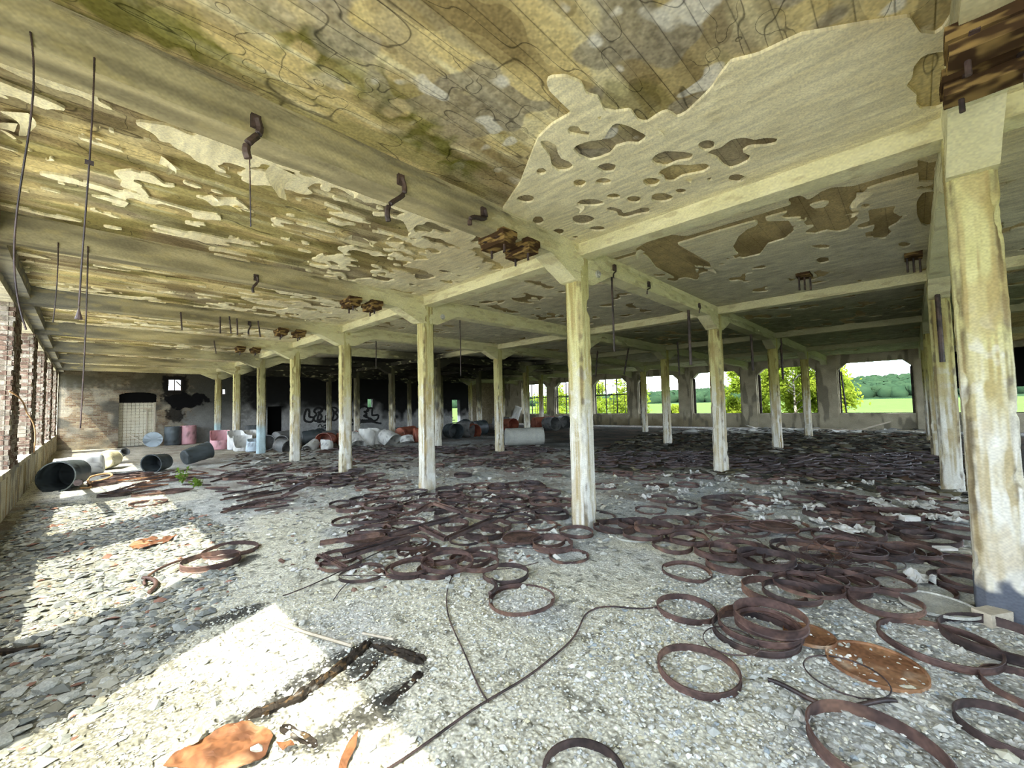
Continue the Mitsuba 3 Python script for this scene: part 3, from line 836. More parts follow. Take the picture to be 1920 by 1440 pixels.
COLP = [mikit.ply(column_mesh(s), 'mat_column', smooth=35) for s in (1, 2, 3, 4)]
ORD = ['first', 'second', 'third', 'fourth', 'fifth', 'sixth', 'seventh', 'eighth', 'ninth']
SPECIAL = {(0, -1): 'large concrete column at the right edge of the photo with dark blue paint at its foot',
           (0, 0): 'tall pale concrete column in the middle of the hall, standing amid the rusty hoops',
           (0, 1): 'pale concrete column just left of and behind the middle one, ochre streak down its face',
           (0, 4): 'pale concrete column with light blue paint on its lower part, beside the broken white tubs',
           (0, 6): 'thin far column with blue lower part beside the pink broken tub',
           (1, -1): 'concrete column just left of the large right hand column, dark rusty pipe beside it',
           (1, 0): 'pale concrete column standing alone right of the middle one, in front of the second window from the left of the open ones'}
for i in range(0, 4):
    for j in range(-2, 7):
        if j == -2 and i < 3:
            continue
        lab = SPECIAL.get((i, j))
        if lab is None:
            if i == 0:
                lab = f'pale concrete column, {ORD[j]} behind the middle column in the row running to the back wall'
                lab = lab.replace('zeroth', '')
                lab = f'pale concrete column, {ORD[j - 1]} one behind the middle column in the nearest row'
            else:
                k = j + 1 if i < 3 else j + 2
                lab = f'concrete column in the {ORD[i]} row from the camera, {ORD[k]} from its right end'
        key = thing('concrete_column', lab, 'column')
        sh = COLP[(i * 3 + j) % 4]
        rot = ((i + 2 * j) % 4) * 90
        scene[key] = {**sh, 'to_world': T().translate([i * DX, j * DY, 0]).rotate([0, 0, 1], rot)}

# ------------------------------------------------------------------ doorway, windows and writing of the back wall
put('door_1', bx(-3.6, -2.1, YB + 0.34, YB + 0.42, -0.1, 2.2), 'mat_left_wall', kind='structure', label='pale tiled doorway closed off in the brick back wall')
tl = []
for a in range(9):
    for c in range(14):
        x0, z0 = -3.53 + a * 0.153, 0.02 + c * 0.153
        tl.append(bx(x0 + 0.009, x0 + 0.144, YB + 0.315 + rng.uniform(0, 0.006), YB + 0.35, z0 + 0.009, z0 + 0.144))
put('tile', cat_(tl), 'mat_tile', 'door_1', kind='stuff', label='cream wall tiles')
put('lintel', bx(-3.56, -2.12, YB + 0.12, YB + 0.4, 2.16, 2.75), 'mat_black', 'door_1', label='black sooty board under the arch')
put('frame', cat_([bx(-2.24, -2.17, YB + 0.1, YB + 0.3, 0, 2.16), bx(-2.52, -2.47, YB + 0.18, YB + 0.24, 0, 1.85), bx(-2.85, -2.2, YB + 0.16, YB + 0.24, 1.84, 1.9)]), 'mat_pale_wood', 'door_1', label='pale wooden posts and shelf')
for n_, (x0, x1, z0, z1) in enumerate(((-1.74, -1.14, 2.74, 3.36), (9.1, 9.58, 1.62, 2.3)), 1):
    fr = [bx(x0, x0 + 0.05, YB + 0.1, YB + 0.16, z0, z1), bx(x1 - 0.05, x1, YB + 0.1, YB + 0.16, z0, z1), bx(x0, x1, YB + 0.1, YB + 0.16, z0, z0 + 0.05), bx(x0, x1, YB + 0.1, YB + 0.16, z1 - 0.05, z1)]
    if n_ == 1:
        fr.append(bx((x0 + x1) / 2 - 0.02, (x0 + x1) / 2 + 0.02, YB + 0.1, YB + 0.16, z0, z1))
        fr.append(tube([(x0 + 0.34, YB + 0.12, z1 - 0.1), (x1 - 0.02, YB + 0.12, z0 + 0.25)], 0.03, 6))
    put(f'window_{n_}', cat_(fr), 'mat_steel_frame', kind='structure', label=('small broken window high in the brick back wall above a black soot blot', 'small bright window in the blackened back wall')[n_ - 1])
for x0, x1, z1 in ((2.85, 3.72, 1.85), (7.2, 7.95, 1.9), (14.4, 15.1, 2.1)):
    put('doorway', bx(x0 - 0.05, x1 + 0.05, YB + 0.4, YB + 0.5, -0.1, z1 + 0.1), 'mat_black', 'wall_back', label='dark doorway')
st = [bx(16.45 + 0.1 * k, 17.4, YB + 0.5 + 0.25 * k, YB + 0.78 + 0.25 * k, 0.2 + 0.2 * k, 0.26 + 0.2 * k) for k in range(8)]
put('stair', cat_(st + [tube([(16.6, YB + 0.5, 0.2), (17.3, YB + 2.5, 1.9)], 0.04, 6)]), 'mat_steel_frame', 'wall_back', label='steel stair seen through a doorway')
put('stairwell', bx(16.3, 17.6, YB + 2.8, YB + 2.9, -0.1, 3.0), 'mat_left_wall', 'wall_back')
GR = [  # strokes as (x, z) in metres on the wall
    [(5.02, 1.60), (4.92, 1.25), (4.95, 0.95), (5.15, 0.84), (5.42, 0.90), (5.45, 1.10), (5.25, 1.15), (5.22, 1.45), (5.16, 1.62), (5.02, 1.60)],
    [(5.50, 1.48), (5.62, 1.66), (5.92, 1.68), (5.98, 1.48), (5.76, 1.42), (5.92, 1.28), (5.94, 1.02), (5.72, 0.88), (5.50, 0.94), (5.52, 1.14), (5.60, 1.22), (5.50, 1.48)],
    [(6.02, 0.86), (6.02, 1.62), (6.2, 1.68), (6.34, 1.36), (6.4, 1.66), (6.58, 1.64), (6.60, 0.92), (6.42, 0.84), (6.26, 1.18), (6.22, 0.84), (6.02, 0.86)],
    [(6.62, 1.62), (6.86, 1.68), (6.98, 1.5), (6.80, 1.36), (6.98, 1.2), (6.94, 0.96), (6.66, 0.9)],
    [(5.75, 0.52), (5.95, 0.58), (6.0, 0.48), (6.2, 0.6), (6.25, 0.46), (6.5, 0.62)], [(5.7, 0.36), (6.1, 0.42), (6.6, 0.34)],
    [(8.15, 1.5), (8.3, 1.6), (8.32, 0.95), (8.15, 0.75), (7.95, 0.9)],
    [(8.5, 0.8), (8.52, 1.62), (9.1, 1.64), (9.14, 1.42), (8.86, 1.38), (9.05, 1.22), (8.84, 1.12), (9.12, 0.95), (8.5, 0.8)],
    [(9.2, 1.6), (9.45, 1.55), (9.46, 1.12), (9.9, 1.1), (9.86, 0.86), (9.2, 0.88), (9.2, 1.6)],
    [(7.9, 0.52), (8.6, 0.66), (9.4, 0.66), (10.1, 0.5)]]
for k, g in enumerate(GR):
    pts = np.array(g)
    sp = spline(np.c_[pts, pts[:, 0] * 0], 40)[:, :2] if len(g) > 4 else pts
    line = LineString(sp).buffer(0.065 if k not in (4, 5) else 0.03)
    put('graffiti', elevation(line, -0.004, 'y', YB - 0.002), 'mat_paint', 'wall_back', label='black outlined graffiti letter' if k not in (4, 5, 9) else 'black graffiti flourish')

# ------------------------------------------------------------------ steel windows of the right wall
XW = XR + 0.2
for n_, (j, a, b) in enumerate(OPEN, 3):
    if j in (-3, 6):
        continue
    hd = 1.9 if j == -2 else HR
    fr = [bx(XW, XW + 0.05, a, a + 0.06, SILL, hd - 0.3 * (j != -2)), bx(XW, XW + 0.05, b - 0.06, b, SILL, hd - 0.3 * (j != -2)), bx(XW, XW + 0.05, a, b, SILL, SILL + 0.05)]
    if j == -1:
        fr += [tube([(XW, b - 0.22, SILL), (XW, b - 0.1, HR - 0.4)], 0.035, 6), bx(XW - 0.06, XW, a + 0.0, a + 0.09, SILL, HR - 0.35)]
    if j in (0, 1, 2):
        fr += [bx(XW - 0.05, XW + 0.02, b - 0.12, b - 0.04, SILL, HR - 0.35)]
    k = put(f'window_{n_}', cat_(fr), 'mat_steel_frame', kind='structure',
            label={-2: 'low window strip under black boards at the right edge', -1: 'widest open window hole at the right, view over field and wooded hill'}.get(j, 'window opening of the far wall, frame mostly gone' if j < 3 else 'far window with steel glazing bars still in place'))
    if j == -2:
        put('board', cat_([bx(XR - 0.02, XR + 0.3, a + t * (b - a) / 9 + 0.01, a + (t + 1) * (b - a) / 9 - 0.01, 1.88, 3.5) for t in range(9)]), 'mat_black', k, label='black boards')
    if j >= 3:
        zt = 2.14
        put('transom', bx(XW, XW + 0.05, a, b, zt, zt + 0.07), 'mat_steel_frame', k)
        for t in (1 / 3, 2 / 3):
            y = a + (b - a) * t
            put('mullion', bx(XW, XW + 0.05, y - 0.03, y + 0.03, SILL, HR), 'mat_steel_frame', k)
        for t in range(1, 9):
            if t % 3 == 0 or (j == 4 and t in (7, 8)) or (j == 3 and t == 2):
                continue
            y = a + (b - a) * t / 9
            put('glazing_bar', bx(XW + 0.01, XW + 0.04, y - 0.011, y + 0.011, SILL if t < 6 else zt, HR - (0.25 if t in (1, 8) else 0)), 'mat_steel_frame', k)
        for zz in (1.2, 1.66, 2.6):
            put('glazing_bar', bx(XW + 0.01, XW + 0.04, a, b if zz > 2 else a + (b - a) * (0.66 if j < 5 else 1), zz - 0.011, zz + 0.011), 'mat_steel_frame', k)
        for t in (0, 1, 2, 6, 7, 8) if j != 5 else (3, 4):
            y0, y1 = a + (b - a) * t / 9 + 0.012, a + (b - a) * (t + 1) / 9 - 0.012
            g = trimesh.Trimesh([(XW + 0.025, y0, zt + 0.08), (XW + 0.025, y1, zt + 0.08), (XW + 0.025, y1, 2.58), (XW + 0.025, y0, 2.58)], [[0, 1, 2], [0, 2, 3]], process=False)
            put('pane', g, 'mat_pane', k)

# ------------------------------------------------------------------ things fixed to the ceiling
def clamp_block(x, y, z, lab):
    k = thing('beam_clamp', lab, 'clamp', 'wooden clamps under the beams')
    put('block', cat_([grid_box(x - 0.11, x + 0.11, y - 0.2, y + 0.2, z - 0.06, z + 0.02, 0.06, 0.006, 3), grid_box(x - 0.085, x + 0.085, y - 0.19, y + 0.19, z - 0.13, z - 0.06, 0.06, 0.008, 5)]), 'mat_wood', k)
    for s in (-1, 1):
        put('bolt', tube([(x + 0.02 * s, y + 0.12 * s, z + 0.0), (x + 0.02 * s, y + 0.12 * s, z - 0.21)], 0.014, 7), 'mat_rust_dark', k)
        put('strap', bx(x - 0.118, x + 0.118, y + 0.1 * s - 0.02 - 0.0, y + 0.1 * s + 0.02, z - 0.066, z - 0.058), 'mat_rust_dark', k)


for j in range(-1, 4):
    for x, w_ in ((-1.53, 'farther from'), (-1.14, 'nearer to')):
        base = {-1: 'above the large right column', 0: 'left of the middle column', 1: 'left of the second near column', 2: 'left of the third near column', 3: 'left of the fourth near column'}[j]
        clamp_block(x, j * DY - 0.02, ZB, f'rusty wooden clamp {base}, the one {w_} it')


def hook(x, y, z0, z1, lean, lab, r=0.018):
    k = thing('iron_hook', lab, 'hook')
    put('strap', tube(spline([(x, y, z0), (x + 0.01, y, z0 - 0.35 * (z0 - z1)), (x - lean * 0.4, y - 0.01, z0 - 0.5 * (z0 - z1)), (x - lean, y - 0.02, z1)], 14), r, 6), 'mat_rust_dark', k)
    put('plate', bx(x - 0.03, x + 0.03, y + 0.0, y + 0.03, z0 - 0.06, z0 + 0.03), 'mat_rust_dark', k)


hook(-3.93, -0.16, 3.58, 3.27, 0.05, 'dark bent iron hook on the big left beam, nearest the left edge, thin wire below', 0.025)
hook(-2.82, -0.16, 3.6, 3.16, 0.14, 'long cranked iron strap hanging from the big left beam, second hook from the left', 0.022)
hook(-1.85, -0.16, 3.63, 3.4, 0.22, 'short curved iron hook on the big left beam close to the wooden clamps', 0.024)
hook(-3.0, DY - 0.16, 3.55, 3.3, 0.04, 'short dark iron hook on the second left beam')
hook(-2.2, 2 * DY - 0.16, 3.55, 3.28, 0.02, 'small iron hook on the third left beam near its clamps')
hook(0.75, -0.18, 3.62, 3.42, 0.1, 'iron prongs bent under the beam just right of the middle column', 0.011)
hook(1.9, -0.16, 3.6, 3.38, 0.15, 'bent iron angle on the beam right of the middle column', 0.011)
hook(4.2, -0.16, 3.6, 3.40, 0.12, 'iron prong under the beam beside the lone column right of the middle one', 0.011)
put('hook_wire', tube([(-3.97, -0.17, 3.28), (-3.96, -0.17, 2.82)], 0.004, 5), 'mat_rust_dark', label='thin wire dangling from the bent hook on the big left beam', cat='wire')
for n_, (x, y) in enumerate(((-2.75, 2 * DY - 0.2), (-2.45, 2 * DY - 0.2), (-3.4, 2 * DY - 0.18), (-2.62, 2 * DY - 0.35), (-2.05, 2 * DY - 0.2), (-2.2, 3 * DY - 0.2))):
    put('iron_stud', tube([(x, y, 3.55), (x, y, 3.55)], 0.016, 6) if False else tube([(x, y, 3.6), (x + 0.01 * n_, y - 0.02, 3.24)], 0.014, 6), 'mat_rust_dark',
        label='dark iron stud hanging from the third and fourth left beams', cat='stud', group='iron studs under the left beams')


def hanging(name, pts, r, m, lab, cat='wire', group=None):
    return put(name, tube(spline(pts, 24) if len(pts) > 2 else pts, r, 6), m, smooth=True, label=lab, cat=cat, group=group)


q0 = pxy(57, 60, -BW - 0.004)
hanging('hanging_wire', [q0, q0 + [0.0, 0.02, -0.6], q0 + [-0.03, 0.05, -1.1], q0 + [0.02, 0.02, -1.52]], 0.0045, 'mat_rust_dark', 'dark wire hanging nearest the left edge from the big left beam')
q1 = pxy(177, 108, -BW - 0.004)
k1 = hanging('hanging_wire', [q1, q1 + [-0.005, 0.0, -0.5], q1 + [-0.02, 0.0, -1.0], q1 + [-0.03, 0.01, -1.38]], 0.0045, 'mat_rust_dark', 'dark wire with a small weight at its end, second wire from the left')
wm = trimesh.creation.cone(0.016, 0.07, sections=10); wm.apply_translation(q1 + [-0.03, 0.01, -1.45])
put('weight', wm, 'mat_rust_dark', k1)
put('clip', bx(q1[0] - 0.025, q1[0] + 0.01, q1[1] - 0.006, q1[1] + 0.01, 2.95, 2.97), 'mat_rust_dark', k1)
q2 = pxy(165, 462, DY - BW - 0.004)
hanging('hanging_wire', [q2, q2 + [0.0, 0.0, -1.0], q2 + [-0.02, 0.02, -2.1]], 0.008, 'mat_rust_dark', 'long thin wire hanging from the second left beam down in front of the brick wall')
q3 = pxy(109, 455, DY - BW - 0.004)
hanging('hanging_wire', [q3, q3 + [0.0, 0.0, -0.5], q3 + [-0.02, 0.02, -0.9]], 0.006, 'mat_rust_dark', 'short faint wire from the second left beam, left of the long one')


def rod(u, v0, v1, depth, lab, r=0.018, lean=0.0):
    """A hanging rod whose top and bottom show at (u, v0) and (u, v1)."""
    d = fw * F + rt * (u - 960) - up * (v0 - 720)
    t = depth / F
    a = EYE + d * t
    d2 = fw * F + rt * (u + lean - 960) - up * (v1 - 720)
    b = EYE + d2 * t
    b = np.array([a[0] + (b - a)[0] * (1 if lean else 0), a[1] + (b - a)[1] * (1 if lean else 0), b[2]])
    a = np.array([a[0], a[1], ZC])
    hanging('hanging_rod', [a, b], r, 'mat_rust_dark', lab, 'rod')


rod(1147, 520, 660, 6.2, 'iron rod hanging just right of the middle column', 0.016)
rod(1290, 565, 685, 8.6, 'thick dark rod hanging between the middle column and the lone column to its right', 0.03)
rod(1408, 620, 695, 12.0, 'dark rod hanging right of the lone column, in front of the tree window', 0.035)
rod(1464, 640, 712, 14.0, 'dark rod hanging behind the second lone column on the right', 0.035)
rod(862, 580, 705, 9.5, 'thin rod hanging right of the first column behind the middle one', 0.012)
rod(705, 630, 690, 12.5, 'thin rod hanging right of the second column behind the middle one', 0.014)
rod(1180, 650, 702, 15.5, 'leaning dark rod in front of the barred windows', 0.035, -10)
rod(1121, 672, 706, 17.0, 'short leaning rod left of the other leaning one', 0.035, -4)
rod(1271, 655, 705, 15.0, 'dark rod hanging in front of the third open window', 0.03, 3)
pp = px(1749, 476, 3.3)
put('rusty_pipe', tube([(DX - 0.28, -DY + 0.02, 3.45), (DX - 0.28, -DY + 0.02, 2.15)], 0.035, 8), 'mat_rust_dark', smooth=True, label='dark red brown pipe hanging beside the column left of the large right one', cat='pipe')
for lab, u, v in (('rusty bolted plate on the ceiling to the right, near the hanging pipe', 1712, 478), ('rusty bolted plate on the ceiling above the row of right hand windows', 1508, 515)):
    q = px(u, v, ZC - 0.03)
    k = thing('ceiling_plate', lab, 'plate')
    put('plate', grid_box(q[0] - 0.16, q[0] + 0.16, q[1] - 0.1, q[1] + 0.1, ZC - 0.08, ZC, 0.1, 0.006, 2), 'mat_wood', k)
    for t in (-0.07, 0.0, 0.07):
        put('bolt', tube([(q[0] + t, q[1] - t, ZC - 0.06), (q[0] + t, q[1] - t, ZC - 0.3)], 0.014, 6), 'mat_rust_dark', k)
for j in (0, 1):                              # round insulators on the haunches
    s_ = lathe([(0.0, 0), (0.05, 0), (0.055, 0.02), (0.03, 0.03), (0.03, 0.045), (0.0, 0.045)], 14, closed=False)
    s_.apply_transform(trimesh.transformations.rotation_matrix(np.pi / 2, [1, 0, 0]))
    s_.apply_translation((0.32, j * DY - BW - 0.002, 3.42))
    put('insulator', s_, 'mat_white_plastic', label=f"small round pale insulator on the haunch right of the {'middle column' if j == 0 else 'first column behind the middle one'}", cat='insulator')

# ------------------------------------------------------------------ hoops
def hoop_mesh(kind, seed, n=40):
    R = 0.24
    if kind == 'band':
        prof = [(R - .003, 0), (R + .007, 0), (R + .008, .004), (R + .001, .008), (R + .001, .034), (R + .008, .038), (R + .007, .042), (R - .003, .042)]
    elif kind == 'wide':
        prof = [(R - .003, 0), (R + .005, 0), (R + .006, .006), (R + .001, .012), (R + .002, .052), (R + .006, .058), (R - .003, .064)]
    elif kind == 'angle':
        prof = [(R - .024, 0), (R + .003, 0), (R + .004, .03), (R, .03), (R - .001, .005), (R - .024, .004)]
    elif kind == 'wire':
        prof = [(R + .0045 * math.cos(t), .0045 + .0045 * math.sin(t)) for t in np.arange(6) * 2 * np.pi / 6]
    else:                                      # a lid: a disc with a rim
        prof = [(0, .004), (R - .03, .006), (R - .006, .008), (R - .004, .02), (R + .004, .021), (R + .004, 0), (0, 0)]
    rs = np.random.default_rng(seed)
    a1, a2, p1, p2, w1, p3 = rs.uniform(0.0, 0.035), rs.uniform(0, 0.02), rs.uniform(0, 6.3), rs.uniform(0, 6.3), rs.uniform(0, 0.010), rs.uniform(0, 6.3)

    def warp(V, th):
        k = 1 + a1 * np.cos(2 * th + p1) + a2 * np.cos(3 * th + p2)
        if kind == 'lid':
            k = 1 + 0.2 * (k - 1)
        V = V * np.stack([k, k, np.ones_like(k)], -1)[:, None, :]
        V[..., 2] += (w1 * np.cos(2 * th + p3))[:, None] * (np.hypot(V[..., 0], V[..., 1]) / R if kind == 'lid' else 1)
        return V
    return lathe(prof, n, warp, closed=kind != 'lid')


VAR = []
for kind, seeds, mats in (('band', (1, 2, 3, 4), ('mat_rust', 'mat_rust', 'mat_rust_dark', 'mat_rust')), ('wide', (5, 6), ('mat_rust', 'mat_rust_dark')), ('angle', (7, 8, 9), ('mat_rust', 'mat_rust_dark', 'mat_rust'))):
    for s_, m_ in zip(seeds, mats):
        VAR.append((kind, mikit.ply(hoop_mesh(kind, s_), m_, smooth=35)))
WIRE = [mikit.ply(hoop_mesh('wire', s_, 36), 'mat_rust_dark', smooth=True) for s_ in (11, 12)]
LID = {'orange': mikit.ply(hoop_mesh('lid', 13), 'mat_rust_disc', smooth=35), 'brown': mikit.ply(hoop_mesh('lid', 14), 'mat_rust', smooth=35), 'dust': mikit.ply(hoop_mesh('lid', 15), 'mat_stone', smooth=35)}

CELL = 0.03
HX0, HY0 = XL, -6.0
TOP = np.zeros((int((XR - XL) / CELL) + 2, int((YB - HY0) / CELL) + 2), np.float32)
gxx, gyy = np.meshgrid(HX0 + (np.arange(TOP.shape[0]) + 0.5) * CELL, HY0 + (np.arange(TOP.shape[1]) + 0.5) * CELL, indexing='ij')
TOP[:] = height(gxx, gyy)
TH = np.arange(28) * 2 * np.pi / 28


def lay(x, y, r, thick, lift=0.0, tilt=None, fill=False):
    """Lets a ring come to rest on what lies there already; its to_world, scaled from the radius 0.24."""
    rr = (r,) if not fill else (r, 0.6 * r)
    cx = np.concatenate([x + q * np.cos(TH) for q in rr]); cy = np.concatenate([y + q * np.sin(TH) for q in rr])
    ia = np.clip(((cx - HX0) / CELL).astype(int), 0, TOP.shape[0] - 1); ib = np.clip(((cy - HY0) / CELL).astype(int), 0, TOP.shape[1] - 1)
    h = TOP[ia, ib]
    A = np.c_[np.ones_like(cx), cx - x, cy - y]
    sol = np.linalg.lstsq(A, h, rcond=None)[0]
    g = np.clip(sol[1:], -0.22, 0.22)
    if tilt is not None:
        g = np.asarray(tilt, float)
    res = h - (A[:, 1:] @ g)
    z = np.percentile(res, 82) + lift if tilt is None else max(np.percentile(res, 75), res.max() - 0.06) + lift
    new = z + A[:, 1:] @ g + thick
    for da in (-1, 0, 1):
        i2 = np.clip(ia + da, 0, TOP.shape[0] - 1)
        np.maximum.at(TOP, (i2, ib), new)
    nrm = np.array([-g[0], -g[1], 1.0]); nrm /= np.linalg.norm(nrm)
    ang = math.degrees(math.acos(nrm[2]))
    ax = np.cross([0, 0, 1], nrm)
    M = T().translate([float(x), float(y), float(z)])
    if ang > 0.05:
        M = M.rotate(ax.tolist(), ang)
    s = r / 0.24
    return M.rotate([0, 0, 1], float(rng.uniform(0, 360))).scale([s, s, 1.0])


def add_hoop(x, y, r, var, lab, group=None, tilt=None, name='iron_hoop', lift=0.0, cat='hoop'):
    if var in LID:
        sh, th, fill = LID[var], 0.02, True
    elif var == 'wire':
        sh, th, fill = WIRE[int(rng.integers(2))], 0.008, False
    else:
        kind, sh = VAR[var % len(VAR)]
        th, fill = {'band': 0.036, 'wide': 0.055, 'angle': 0.03}[kind], False
    k = fresh(name)
    if group and group in GROUPS and name == 'iron_hoop':
        u, v = to_px(x, y)
        look = {'band': 'narrow', 'wide': 'broad', 'angle': 'flat'}[kind] + (' dark' if 'dark' in sh['bsdf']['id'] else ' brown')
        cols, rows = GROUPS[group]
        a = cols[1][int(np.searchsorted(cols[0], u))]; b = rows[1][int(np.searchsorted(rows[0], v))]
        lab = f'{look} hoop {b} {a}'
    scene[k] = {**sh, 'to_world': lay(x, y, r, th, lift, tilt, fill)}
    tag(k, lab, cat, group)
    return k


def ph(u, v, hw, var, lab, group=None, tilt=None, **more):
    """A hoop whose outline is centred at (u, v) in the photo and hw pixels wide to each side."""
    c = px(u, v, 0.02)
    a, b = px(u - hw, v, 0.02), px(u + hw, v, 0.02)
    return add_hoop(c[0], c[1], min(0.5 * np.linalg.norm(b - a) * 0.93, 0.34), var, lab, group, tilt, **more)


GM = ('rusty iron hoop in the dense heap of hoops left of the middle column', 'hoops in the heap left of the middle column')
GR_ = ('rusty iron hoop in the broad spread of hoops right of the middle column', 'hoops spread right of the middle column')
GB = ('rusty iron hoop lying behind the heap, around the columns farther back', 'hoops around the columns farther back')
GL = ('rusty iron hoop in the litter below the left windows', 'hoops below the left windows')
GROUPS = {GM[1]: (((680, 760, 840, 920, 1000), ('at its left tip', 'left of its bent bars', 'under its bent bars', 'in its middle', 'right of its black bar', 'beside the middle column')),
                  ((940, 975, 1010, 1050), ('in the back row of the heap', 'behind the bars of the heap', 'in the middle of the heap', 'before the middle of the heap', 'in the front row of the heap'))),
          GR_[1]: (((1200, 1300, 1400, 1500, 1600, 1700), ('next to the middle column foot', 'right of the middle column', 'below the lone column', 'right of the lone column', 'below the tree window', 'below the widest window', 'left of the large right column')),
                   ((940, 970, 1000, 1040, 1090), ('farthest back in the spread', 'near the back of the spread', 'behind the middle of the spread', 'in the middle of the spread', 'near the front of the spread', 'in the front row of the spread'))),
          GB[1]: (((520, 600, 680, 760, 900, 1000), ('beside the fifth near column', 'beside the fourth near column', 'before the fourth near column', 'beside the third near column', 'beside the second near column', 'behind the heap', 'behind the middle column')),
                  ((865, 880, 895), ('lying farthest back', 'lying in the second row back', 'lying in the third row back', 'lying nearest'))),
          GL[1]: (((250, 330), ('beside the grey drum', 'below the left windows', 'before the dark tubs')), ((905,), ('in the far bundle', 'in the near bundle')))}


def to_px(x, y):
    d = np.array([x, y, 0.02]) - EYE
    return 960 + F * (d @ rt) / (d @ fw), 720 - F * (d @ up) / (d @ fw)


# single ones that stand out
ph(1308, 1254, 78, 0, 'single rusty hoop around grey gravel, right foreground, below the coil of stacked hoops')
ph(1642, 1408, 118, 4, 'largest hoop at the bottom edge right, brown, partly sunk in rubble')
ph(1890, 1364, 78, 2, 'dark hoop at the right edge near the bottom, scrap of paper on its rim')
ph(1938, 1290, 74, 0, 'dark hoop cut by the right edge, foot of the large column above it')
ph(1756, 1206, 92, 1, 'wide hoop around blue grey dust left of the large right hand column foot')
ph(1875, 1200, 92, 5, 'hoop half filled with brown dirt directly before the large right hand column')
ph(1640, 1240, 82, 'orange', 'large flat orange brown rusty disc in the right foreground', name='rusty_disc', cat='disc')
ph(1517, 1187, 45, 'orange', 'smaller orange rusty disc beside the coil of stacked hoops', name='rusty_disc', cat='disc')
ph(1585, 1262, 70, 'wire', 'thin wire ring in front of the large orange disc', name='wire_ring', cat='wire ring')
ph(1095, 1448, 82, 2, 'dark hoop cut by the bottom edge near the middle')
ph(1189, 1003, 35, 'dust', 'pale dusty disc right of the middle column foot', name='dusty_disc', cat='disc')
ph(396, 1053, 47, 4, 'single brown hoop lying in the left sunlit patch edge, nearest the left windows')
ph(432, 1031, 44, 3, 'flattened dark hoop just behind the single brown hoop on the left')
ph(279, 943, 27, 1, 'small orange brown hoop in the far sunlit patch below the left windows')
ph(978, 1118, 64, 8, 'hoop full of gravel and leaves in the middle foreground, standing alone')
ph(1286, 1138, 55, 3, 'hoop at the end of the long bent rod, right of the middle')
for n_, (u, v, hw) in enumerate(((1415, 1184, 78), (1422, 1180, 74), (1440, 1180, 60), (1445, 1178, 68))):
    ph(u, v, hw, (2, 0, 8, 4)[n_], f"{('lowest', 'second', 'third', 'topmost')[n_]} hoop of the stacked coil in the right foreground, beside the rusty discs", 'coil of stacked hoops in the right foreground')
ph(1370, 1207, 52, 'wire', 'loose wire ring left of the coil of stacked hoops', name='wire_ring', cat='wire ring')
E_R = [(1080, 996, 34), (1144, 987, 33), (1209, 981, 32), (1261, 1021, 39), (1268, 1004, 36), (1287, 1067, 48), (1372, 1056, 48), (1338, 1028, 38), (1405, 1026, 35), (1017, 984, 30), (1026, 1013, 36),
       (1505, 1031, 45), (1580, 1003, 54), (1590, 1035, 48), (1681, 1037, 46), (1565, 1093, 60), (1711, 1096, 66), (1660, 1138, 62), (1450, 1108, 57), (1485, 1120, 52), (1795, 1054, 50), (1760, 1138, 62), (1540, 962, 34),
       (1458, 985, 34), (1690, 985, 42), (1640, 960, 36), (1400, 985, 34), (1335, 968, 32), (1745, 1010, 48), (1620, 1062, 50), (1800, 1090, 50), (1490, 1068, 48)]
for n_, (u, v, hw) in enumerate(E_R):
    lid = n_ in (21,)
    ph(u, v, hw, 'dust' if lid else int(rng.integers(9)), *((GR_) if not lid else ('dust covered disc under the hoops left of the large right hand column', None)), name='dusty_disc' if lid else 'iron_hoop', cat='disc' if lid else 'hoop')
ph(1375, 1040, 47, 0, 'tilted hoop leaning on its neighbours right of the long bent rod', None, tilt=(0.25, -0.3))
E_M = [(680, 1073, 43), (766, 1066, 44), (820, 1068, 40), (881, 1051, 40), (948, 1074, 45), (945, 1013, 34), (640, 1056, 38), (686, 996, 35), (763, 981, 37), (727, 947, 30), (705, 934, 21), (711, 914, 22), (659, 952, 27),
       (780, 923, 22), (831, 950, 25), (876, 1008, 34), (1066, 1041, 39), (900, 1040, 36), (930, 985, 32), (850, 985, 30), (985, 965, 28), (1010, 950, 26), (905, 960, 28), (960, 935, 24), (860, 935, 24)]
for u, v, hw in E_M:
    ph(u, v, hw, int(rng.integers(9)), *GM)
ph(700, 1000, 36, 0, 'hoop leaning up on the pile of bent channel bars', None, tilt=(-0.2, -0.25))
ph(557, 934, 31, 4, 'tilted hoop standing on edge among the bars left of the heap', None, tilt=(0.55, -0.5))
ph(568, 938, 27, 2, 'dark hoop leaning inside the tilted one among the bars left of the heap', None, tilt=(0.35, -0.7))
ph(1000, 882, 22, 'wire', 'wire ring standing left of the middle column', None, name='wire_ring', cat='wire ring', tilt=(0.5, -0.4))


